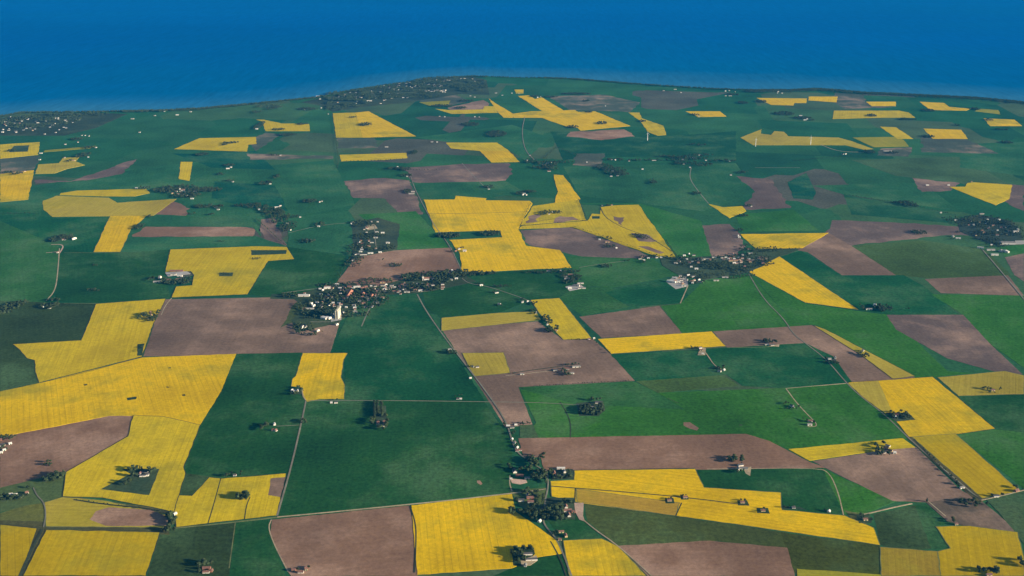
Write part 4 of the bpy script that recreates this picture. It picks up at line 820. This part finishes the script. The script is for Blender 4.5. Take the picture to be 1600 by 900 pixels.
MISC = [('on the edge of the two-tone yellow field', [(503,315,9,8,90,'w'),(499,316,9,8,60,'w')], [(483,315,11,3)]), ('beside the far country road', [(643,303,34,9,0,'w'),(645,300,20,8,0,'b')], [(637,300,7,3)]), ('on the long straight far track', [(762,293,8,7,0,'w'),(764,296,12,7,0,'b')], [(764,293,8,2)]),
 ('at the white sheds beside the brown strip', [(621,262,10,16,30,'w')], [(620,264,14,2),(634,265,8,3)]), ('beside the dark copse on the tan edge', [(636,276,8,8,0,'b')], [(635,275,9,2)]), ('at the arch-shaped farm above the yellow field', [(817,305,12,7,60,'w'),(822,305,12,7,-50,'w'),(819,303,18,7,0,'b')], [(828,300,12,2),(812,303,6,2)]),
 ('on the small far yellow field', [(422,288,14,7,0,'w')], [(415,287,10,3),(432,277,5,3)]), ('at the white house on the pink strip', [(438,243,9,10,0,'w')], [(428,243,8,1)]), ('by the oblong thicket', [(356,264,22,8,10,'w'),(361,262,12,8,0,'w')], [(358,259,9,1.8),(345,273,6,1.5)]), ('at the lone white cottage on the far green', [(364,284.5,10,8,0,'w')], [(359,283,6,1.4)]),
 ('at the far white L-shaped barn', [(1258,188,26,9,0,'H'),(1261,186.5,9,18,0,'H'),(1251,181,24,8,0,'b')], [(1254,185,14,2),(1225,178,16,3),(1268,188,4,1)]), ('at the long far shed', [(1387,236,60,12,0,'w')], [(1395,239,8,2),(1358,238,9,2.5)]), ('on the tan strip by the pointed yellow field', [(1449,290,18,8,0,'w'),(1482,290,14,8,0,'w'),(1518,284.5,8,7,0,'y')], [(1400,318-1,10,1),(1418,319,14,4),(1430,323,6,2)]),
 ('at the arc of sheds under the arrow field', [(1317,241,14,8,-50,'w'),(1321,241,14,8,40,'b')], []), ('on the yellow field with the far pond', [(101,367-120,0.1+8,7,0,'h')], [(18,236,6,2)]), ('on the tip of the notched yellow field', [(115,251.5,20,9,0,'y')], [(108,252,3,2)]), ('on the far left grey field edge', [(22,270,16,9,0,'y'),(33,270,16,8,10,'y'),(39,268.5,14,8,20,'y'),(64,240,20,8,0,'w'),(62,250,14,9,0,'b'),(138,246,9,8,0,'p'),(150,231,12,9,0,'b')], [(14,270,10,2),(28,272,8,1.5),(140,231,8,2),(130,243,10,4)]),
 ('under the striped far green', [(122,222.5,9,8,30,'h'),(102,226,12,7,0,'b'),(128,212,9,8,0,'w'),(133,212,9,8,0,'w'),(139,213,9,8,0,'w'),(87,207.5,10,8,0,'w'),(70,210,12,7,0,'b')], [(120,218,10,2)]), ('beside the white barn on the small far field', [(401,202,22,12,0,'H')], [(405,197,6,6),(435,203,10,1.5),(473,194.5,9,1.2),(450,211,14,2.5)]),
 ('in the pond grove of the two-tone yellow field', [], [(571,195,10,2.5),(552,184,6,.8)]), ('in the grove on the far trapezoid field', [], [(358,224,10,1.6),(370,223.5,4,1),(351,227,5,1),(316,242,10,2.5)]), ('at the lone white sheds on the far green', [(675,222,18,8,0,'w'),(683,222.5,10,8,0,'w'),(604,230,24,6,0,'b')], [(645,239,7,3)]),
 ('in the grove on the big far rapeseed', [], [(941,193,8,2.2),(895,199,9,2),(920,176,6,1)]), ('by the narrow bow-tie field', [(1001,190,12,7,0,'h')], [(1004,190,5,1.6)]), ('at the far strip with the dark clump', [(1092,182,14,8,0,'w')], [(1086,180,7,1.2)]), ('by the far yellow lozenge', [(840,152.5,10,8,30,'w'),(845,151.5,8,8,0,'w'),(811,146.5,8,7,0,'b')], [(835,151,7,1.2)]),
 ('in the far dark belt of copses', [], [(900,147,24,1.5),(916,158,6,1),(860,152,12,1),(1160,161,8,2),(1190,159,8,2),(1362,181,7,2),(1418,187,14,1.5),(1450,214,10,2),(1495,196,4,1.5),(1573,223,9,2),(1565,203,10,1.2),(1545,188,6,1.5),(1525,171,6,2),(1450,173,10,2)]), ('in the copse strip above the olive plot', [], [(1000,371,4,2),(690,166,16,2),(720,169,10,1.6),(730,158,12,1.5)]),
 ('in the long hedge by the far church', [], [(325,297,22,3.5),(318,323,16,3),(340,324,8,3),(375,322,10,2),(395,322,12,4),(300,335,5,1),(330,336,5,1)]), ('at the yellow field notch', [(1174,323,8,7,0,'b')], [(1171,322,5,1.5),(1163,338,8,2),(1156,361,6,2),(1088,303,8,2)]), ('in the copse by the yellow field lane', [], [(222,352,5,1.6),(215,356,10,3.5),(236,339,5,1.5)]), ('at the tiny farm on the yellow corner', [(941,322,8,7,0,'b'),(956,321,10,7,0,'y')], [(950,322,5,1)]),
 ('at the distant seaside farms', [(1037,142,18,9,0,'w'),(1064,145,10,9,0,'w'),(1055,140,26,8,0,'b'),(1141,150,30,9,0,'w'),(1134,150,16,8,0,'b'),(946,166,9,8,0,'p'),(218,207,14,9,0,'w'),(207,186,26,8,0,'b'),(242,181,14,9,0,'w'),(277,180,24,8,10,'w'),(298,175,18,8,0,'b'),(257,174.5,10,9,0,'w')], [(1180,143,20,2),(1145,148,10,1.5)]),
 ('in the far farm row left of the road', [(687,182,12,8,0,'w'),(695,183,10,8,0,'w'),(742,183,10,8,0,'w'),(749,183,10,8,0,'w'),(775,145.5,22,10,0,'w'),(785,149,16,9,0,'w'),(735,150,16,8,0,'w'),(742,152,16,8,0,'b'),(800,146,10,8,0,'w'),(477,172,16,8,0,'b'),(502,169,9,14,0,'b'),(513,172.5+6,8,7,0,'b')], [(735,195,14,3),(775,210,16,5),(480,171,16,2)])]
for ph, bl, tr in MISC: farm(ph, bl, tr, h=(8, 13), dens=.7)
for i, (ph, tr, h, dens, pine) in enumerate(FT):
    if tr: trees(ph, tr, h, dens, pine)
trees(SV, [(535,446,50,3),(590,440,30,4),(540,464,26,12),(575,470,34,14),(600,455,45,4),(555,492,26,5),(505,470,22,12),(490,490,20,9),(472,514,18,9),(487,520,20,5),(460,462,22,4),(515,486,22,8),(478,480,18,6)], (7, 13), .36)
trees(CV, [(650,434,25,6),(680,432,36,6),(705,430,22,7),(730,428,22,5),(655,450,30,6),(690,441,14,5),(755,429,12,3),(768,428,8,2),(678,452,12,3)], (9, 15), .55)
trees(YV, [(1055,404,22,4),(1080,410,25,8),(1110,414,30,8),(1150,428,30,9),(1140,416,40,8),(1165,395,10,10),(1185,412,24,8),(1175,404,30,7),(1100,432,18,6),(1085,437,16,8),(1200,391,30,4),(1170,385,8,5),(1130,402,20,2)], (7, 12), .25)
trees(RV, [(1540,345,42,8),(1560,358,34,12),(1515,350,22,7),(1545,372,22,12),(1580,355,18,8),(1490,343,18,4),(1556,384,16,4),(1590,368,10,5)], (7, 12), .22)
trees(HV, [(570,350,22,5),(575,370,24,5),(590,390,22,3),(563,386,18,5),(550,396,10,5),(610,387,8,4),(560,404,12,3),(552,412,14,6),(590,368,14,3)], (7, 12), .45)
trees(NV, [(280,297,30,7),(255,297,16,5),(290,306,22,4),(320,298,20,3),(225,295,10,2),(300,306,14,4)], (9, 15), .36)
trees(BV, [(425,330,18,5),(438,342,14,8),(450,355,14,8),(430,335,14,6),(478,378,14,3),(457,339,12,2),(500,352,8,4),(410,325,10,4)], (8, 13), .5)
trees(FV, [(855,257,16,5),(832,253,14,3),(862,263,12,4),(845,262,14,3),(880,254,18,1.5)], (9, 14), .32)
trees(LV, [(1075,248,30,3),(1070,255,18,4),(1100,258,16,3),(1095,243,20,1.5),(1130,252,24,1.5),(1050,245,24,1.5),(1090,227,14,1.5),(1160,270,12,2)], (9, 14), .28)
trees(OV, [(945,262,14,5),(960,268,18,6),(970,273,12,3),(960,250,16,1.5),(1020,251,40,1),(1020,285,6,4)], (9, 14), .38)
tree_line('in the hedge along the ploughed field', [(840,604),(900,600),(990,595)], 12, (4, 6))
tree_line('in the hedge along the distant dark boundary', [(893,418),(885,420),(800,426)], 12, (5, 9))
tree_line('in the hedge round the enclosed yellow field', [(904,312),(911,328),(918,346)], 12, (5, 8)); tree_line('in the hedge round the enclosed yellow field', [(829,318),(812,353),(870,349),(916,345)], 12, (4, 6))
tree_line('in the hedge by the diagonal yellow strip', [(893,354),(960,375),(1030,402)], 13, (4, 7)); tree_line('in the hedge by the diagonal yellow strip', [(1040,375),(1058,402)], 12, (5, 9))
tree_line('in the hedge under the dark field', [(115,781),(160,788),(258,800)], 14, (3, 5)); tree_line('in the avenue north of the lone farm', [(585,628),(586,655)], 7, (9, 13)); tree_line('in the avenue north of the lone farm', [(590,628),(591,652)], 8, (9, 13)); tree_line('in the avenue north of the lone farm', [(596,630),(597,650)], 8, (9, 13))
tree_line('in the hedge below the yellow strip', [(540,252),(600,251),(634,248)], 20, (6, 9)); tree_line('along the hamlet road', [(851,742),(854,758)], 10, (6, 10)); tree_line('along the hamlet road', [(849,772),(848,790)], 10, (6, 10))

for ph_, pl_ in (('in the hedge left of the two-tone yellow field', [(519,178),(524,214),(529,250),(527,264)]), ('in the hedge over the dark wedge field', [(1318,304),(1420,320),(1500,338)]), ('in the hedge by the string of houses', [(548,402),(538,420),(527,440)]),
                 ('in the hedge of the far green plain', [(590,266),(650,266),(700,266)]), ('in the far crossroads hedge', [(905,245),(870,230),(850,248)]), ('in the hedge above the long pale field', [(1240,252),(1300,246),(1350,240)]), ('in the hedge below the notched field', [(1180,389),(1218,391),(1250,388)]),
                 ('in the hedge beyond the pink strip', [(400,342),(448,386)]), ('in the hedge of the left green plain', [(0,262+72),(60,334)]), ('in the hedge by the striped yellow strip', [(925,531),(957,556)]), ('beside the diagonal farm road', [(1440,700),(1475,735),(1500,757)])):
    tree_line(ph_, pl_, 16, (5, 9))

# coastal towns
TW = 'in the seaside town at the headland'
village(TW, [(640,136,55,7,34),(700,130,45,7,18),(580,150,50,8,30),(540,158,40,8,10),(720,124,25,2.5,6)], 'DdkDcqk', 21, (12, 24), 30)
r_ = random.Random(4)
for k in range(34):
    building(TW, 665 + k * .95 + r_.uniform(-1, 1), 143 - math.sin(k / 34 * 3.1) * .8 + r_.uniform(-1.6, 1.6), r_.uniform(9, 15), 8, r_.uniform(-20, 20), r_.choice('wk'))
for b_ in [(497,151,34,18,0,'H'),(617,139,34,12,0,'w'),(705,120.5,22,10,30,'w'),(577,158,44,12,0,'w'),(595,162,18,9,10,'w'),(630,153,18,10,0,'w'),(637,153,18,10,0,'w'),(609,146,24,8,0,'w'),(592,136,22,9,0,'w'),(500,155,14,9,30,'w')]: building(TW, *b_)
TL = 'in the shore town by the picture edge'
village(TL, [(60,195,60,12,20),(30,190,30,10,9),(20,205,22,5,5),(110,187,25,5,5)], 'DdDqcDk', 23, (11, 20), 34)
for b_ in [(89,185.5,26,18,0,'H'),(36,183,20,8,-20,'w'),(43,187,12,9,0,'w'),(4,207,16,10,0,'w'),(5,203,10,8,0,'w'),(41,201,14,9,0,'w'),(48,200,14,9,0,'w')]: building(TL, *b_)
SR = 'on the wooded shore'
village(SR, [(1215,144,18,2,5),(1130,143,20,2,3)], 'pw', 27, (11, 18), 34)

# ---- write the buildings: labels count along each place from the left, per look
from collections import defaultdict
ORDW = ['leftmost', 'second', 'third', 'fourth', 'fifth', 'sixth', 'seventh', 'eighth', 'ninth', 'tenth']
grp = defaultdict(list)
for b_ in BLD: s_ = STYLE[b_[7]]; nm_ = 'house' if (s_[0] == 'barn' and any(w in b_[8] for w in ('village', 'town', 'string of houses', 'scattered houses'))) else s_[0]; grp[(b_[8], nm_, s_[6], s_[7])].append(b_)
for (ph, nm, wc, rc), L_ in grp.items():
    L_.sort(key=lambda b_: b_[2]); n_ = len(L_)
    kinds = sum(1 for q in BLD if q[8] == ph)
    for k, b_ in enumerate(L_):
        if n_ == 1: lab = f"{wc} {nm.replace('_', ' ')} with {rc} roof {ph}"
        elif k == 0: lab = f"leftmost {wc} {nm} with {rc} roof {ph}"
        elif k == n_ - 1: lab = f"rightmost {wc} {nm} with {rc} roof {ph}"
        else: lab = f"{ORDW[k] if k < 10 else ORD(k + 1)} {wc} {nm} from left, {rc} roof, {ph}"
        erect(b_[0], b_[1], b_[4], b_[5], b_[6], b_[7], lab, (nm + 's ' + ph) if kinds > 1 else None, b_[1] < 5600, nm)

# ---- write the trees: the 300 nearest of each kind on their own, everything farther as one object
CNT = defaultdict(int); far = []; near = []
for t in sorted(TREES, key=lambda t: t[1]):
    if CNT[t[3]] < 300 and t[1] < 6500: CNT[t[3]] += 1; near.append(t)
    else: far.append(t)
gr = defaultdict(list)
for t in near: gr[(t[4], t[3])].append(t)
used = set(); rt = random.Random(3)
WORD = {'broad': 'broadleaf tree', 'conifer': 'conifer', 'poplar': 'slim poplar'}
for (ph, kd), L_ in gr.items():
    L_.sort(key=lambda t: t[0]); n_ = len(L_)
    for k, t in enumerate(L_):
        pi = rt.randrange(len(PROTO[kd])); root, cr, tr = PROTO[kd][pi]
        if (kd, pi) in used:
            a = root.copy(); c1 = cr.copy(); c2 = tr.copy(); c1.parent = a; c2.parent = a
        else:
            a, c1, c2 = root, cr, tr; used.add((kd, pi))
        for q in (a, c1, c2): COL.objects.link(q)
        a.location = (t[0], t[1], gz(t[0], t[1]) - .1); a.rotation_euler = (0, 0, rt.uniform(0, 6.28)); s_ = t[2] * 1.15; a.scale = (s_ * rt.uniform(1, 1.3), s_ * rt.uniform(1, 1.3), s_)
        w = WORD[kd]
        pos = '' if n_ == 1 else 'leftmost ' if k == 0 else 'rightmost ' if k == n_ - 1 else (ORDW[k] if k < 10 else ORD(k + 1)) + ' '
        lab = f"{pos}{'dark ' if kd != 'broad' else 'green '}{w}{' from left' if 0 < k < n_ - 1 else ''} {ph}"
        tag(a, lab, 'tree', 'trees ' + ph)
def merge(name, L_, label, matk='leaf'):
    VV_, TT_, o_ = [], [], 0
    for (x, y, h_, kd, ph) in L_:
        V, T = LOW[kd][rt.randrange(len(LOW[kd]))]
        a = rt.uniform(0, 6.28); ca, sa = math.cos(a), math.sin(a); h_ *= 1.12; w = h_ * rt.uniform(1.0, 1.3)
        P = np.stack([(V[:, 0] * ca - V[:, 1] * sa) * w + x, (V[:, 0] * sa + V[:, 1] * ca) * w + y, V[:, 2] * h_ + gz(x, y) - .3], 1)
        VV_.append(P); TT_.append(T + o_); o_ += len(V)
    o = bpy.data.objects.new(name, arr_mesh(name, np.concatenate(VV_), np.concatenate(TT_), matk)); link(o); tag(o, label, kind='stuff')
merge('distant_trees', far, 'countless far trees round the villages and farms of the plain')
# coastal woodland
cw = []; rc_ = random.Random(9)
def wood(cx, cy, rx, ry, dens=.3, h=(9, 15)):
    (ax, _), (bx, _) = ground(cx - rx, cy), ground(cx + rx, cy); (_, y0), (_, y1) = ground(cx, cy + ry), ground(cx, cy - ry)
    for _ in range(int(math.pi / 4 * (bx - ax) * (y1 - y0) / 150 * dens)):
        a = rc_.uniform(0, 6.283); q = math.sqrt(rc_.random()); x = (ax + bx) / 2 + q * math.cos(a) * (bx - ax) / 2; y = (y0 + y1) / 2 + q * math.sin(a) * (y1 - y0) / 2
        if noise.noise(Vector((x / 130, y / 130, 0))) > rc_.uniform(-.35, .25) or any((x - u) ** 2 + (y - v) ** 2 < w_ * .5 for u, v, w_ in TAKEN_FAR): continue
        cw.append((x, y, rc_.uniform(*h), 'broad', ''))
TAKEN_FAR = [t for t in TAKEN if t[1] > 8000]
for e_ in [(60,190,62,11,.5),(130,180,40,5,.4),(560,150,60,9,.55),(545,160,34,8,.8),(525,168,16,7,.9),(620,143,70,9,.5),(700,130,60,10,.6),(735,135,26,9,.7),(640,150,50,6,.4),(420,168,22,4,.6),(405,172,8,8,.5)]: wood(e_[0], e_[1], e_[2], e_[3], e_[4] * 1.5)
def shore(a, b, wpx, n_, h=(9, 15)):
    """Trees scattered on the strip of land just inside the coast between pixel columns a and b."""
    for _ in range(n_):
        px = rc_.uniform(a, b)
        for p, q in zip(COAST, COAST[1:]):
            if p[0] <= px <= q[0]: cy = p[1] + (q[1] - p[1]) * (px - p[0]) / (q[0] - p[0])
        x, y = ground(px, cy + .7 + abs(rc_.gauss(0, .55)) * wpx)
        cw.append((x, y, rc_.uniform(*h), 'broad', ''))
for s_ in [(-60,160,2,420),(160,240,1.2,160),(190,290,2.2,420),(290,400,2,500),(400,500,1.6,300),(500,760,1.5,500),(760,850,.5,90),(850,1000,1.2,420),(1000,1180,1,350),(1180,1330,3,1400),(1330,1500,2.6,1300),(1500,1680,3,1200)]: shore(*s_)
merge('coastal_woodland', cw, 'dark woodland of the towns and shore along the coast')

# ------------------------------------------------------------------ landmarks
def cyl(cx, cy, r0, r1, z0, z1, n_=20):
    V = [(cx + r_ * math.cos(a * 2 * math.pi / n_), cy + r_ * math.sin(a * 2 * math.pi / n_), z_) for z_, r_ in ((z0, r0), (z1, r1)) for a in range(n_)]
    return V, [(a, (a + 1) % n_, (a + 1) % n_ + n_, a + n_) for a in range(n_)] + [tuple(range(n_, 2 * n_)), tuple(range(n_))[::-1]]
x, y = ground(526, 498.5)
si = bpy.data.objects.new('grain_silo', None); link(si); si.location = (x, y, gz(x, y)); si.rotation_euler = (0, 0, math.radians(-8)); tag(si, 'tall pale concrete grain silo towering over the village', 'grain silo')
for r_ in range(4):
    for c_ in (-1, 1): V, Fc = cyl(c_ * 4.3, 5 + r_ * 8.7, 4.4, 4.4, 0, 33, 18); mesh_obj('bin', V, Fc, 'silo', si)
V, Fc = [], []; box(V, Fc, -4, 4, 3, 32, 33.01, 36.5); mesh_obj('conveyor_gallery', V, Fc, 'silo', si)
V, Fc = [], []; box(V, Fc, -4.5, 5.5, 33, 42, 0, 43); hd = mesh_obj('elevator_tower', V, Fc, 'silo', si)
V, Fc = [], []; box(V, Fc, -4.9, 5.9, 32.6, 42.4, 43.01, 43.7); mesh_obj('roof', V, Fc, 'roofg', hd)
def church(px, py, rot, label, s_=1.0):
    x, y = ground(px, py); c = bpy.data.objects.new('church', None); link(c); c.location = (x, y, gz(x, y)); c.rotation_euler = (0, 0, math.radians(rot)); c.scale = (s_,) * 3; tag(c, label, 'church')
    V, Fc = [], []; V += [(-2, -5, 0), (22, -5, 0), (22, 5, 0), (-2, 5, 0), (-2, -5, 8), (22, -5, 8), (22, 5, 8), (-2, 5, 8), (-2, 0, 14), (22, 0, 14)]; Fc += [(0, 1, 5, 4), (2, 3, 7, 6), (1, 2, 6, 9, 5), (3, 0, 4, 8, 7)]; mesh_obj('nave', V, Fc, 'wallw', c)
    mesh_obj('nave_roof', [(-2.1, -5.5, 7.6), (22.6, -5.5, 7.6), (22.6, 0, 14.3), (-2.1, 0, 14.3), (22.6, 5.5, 7.6), (-2.1, 5.5, 7.6)], [(0, 1, 2, 3), (3, 2, 4, 5)], 'roofr', c)
    V, Fc = [], []; box(V, Fc, -9, -2.2, -3.4, 3.4, 0, 19); t_ = mesh_obj('tower', V, Fc, 'wallw', c)
    mesh_obj('spire', [(-9.3, -3.7, 19.02), (-1.9, -3.7, 19.02), (-1.9, 3.7, 19.02), (-9.3, 3.7, 19.02), (-5.6, 0, 30)], [(0, 1, 4), (1, 2, 4), (2, 3, 4), (3, 0, 4), (3, 2, 1, 0)], 'roofd', t_)
church(663, 438, 10, 'white church with tower among the trees above the tan field')
church(283, 299, 10, 'white church with square tower in the far dark grove')
def turbine(px, py, label, hub=52):
    x, y = ground(px, py); t = bpy.data.objects.new('wind_turbine', None); link(t); t.location = (x, y, gz(x, y)); tag(t, label, 'wind turbine', 'wind turbines on the far fields')
    V, Fc = cyl(0, 0, 2.2, 1.2, -1, hub, 16); mesh_obj('tower', V, Fc, 'white', t)
    V, Fc = [], []; box(V, Fc, -1.6, 1.6, -2, 6, hub + .02, hub + 3); na = mesh_obj('nacelle', V, Fc, 'white', t)
    V, Fc = cyl(0, 0, 1.1, .4, 0, 1.6, 12); V = [(a, -2.02 - c, hub + 1.5 + b_) for a, b_, c in V]; hb = mesh_obj('hub', V, Fc, 'white', t)
    for a0 in (90, 210, 330):
        a = math.radians(a0); ux, uz = math.cos(a), math.sin(a); R_ = 19
        V = [(ux * .8 - uz * w, -3 + d, hub + 1.5 + uz * .8 + ux * w) for w in (-.3, .9) for d in (-.15, .15)] + [(ux * R_ - uz * w, -3 + d, hub + 1.5 + uz * R_ + ux * w) for w in (-.1, .15) for d in (-.05, .05)]
        mesh_obj('blade', V, [(0, 1, 3, 2), (4, 6, 7, 5), (0, 4, 5, 1), (2, 3, 7, 6), (0, 2, 6, 4), (1, 5, 7, 3)], 'white', t)
turbine(1011.7, 219.5, 'white wind turbine below the bow-tie yellow field'); turbine(1180.5, 229, 'white wind turbine at the tip of the arrow-shaped field'); turbine(1266.5, 226, 'white wind turbine inside the long arrow-shaped field')
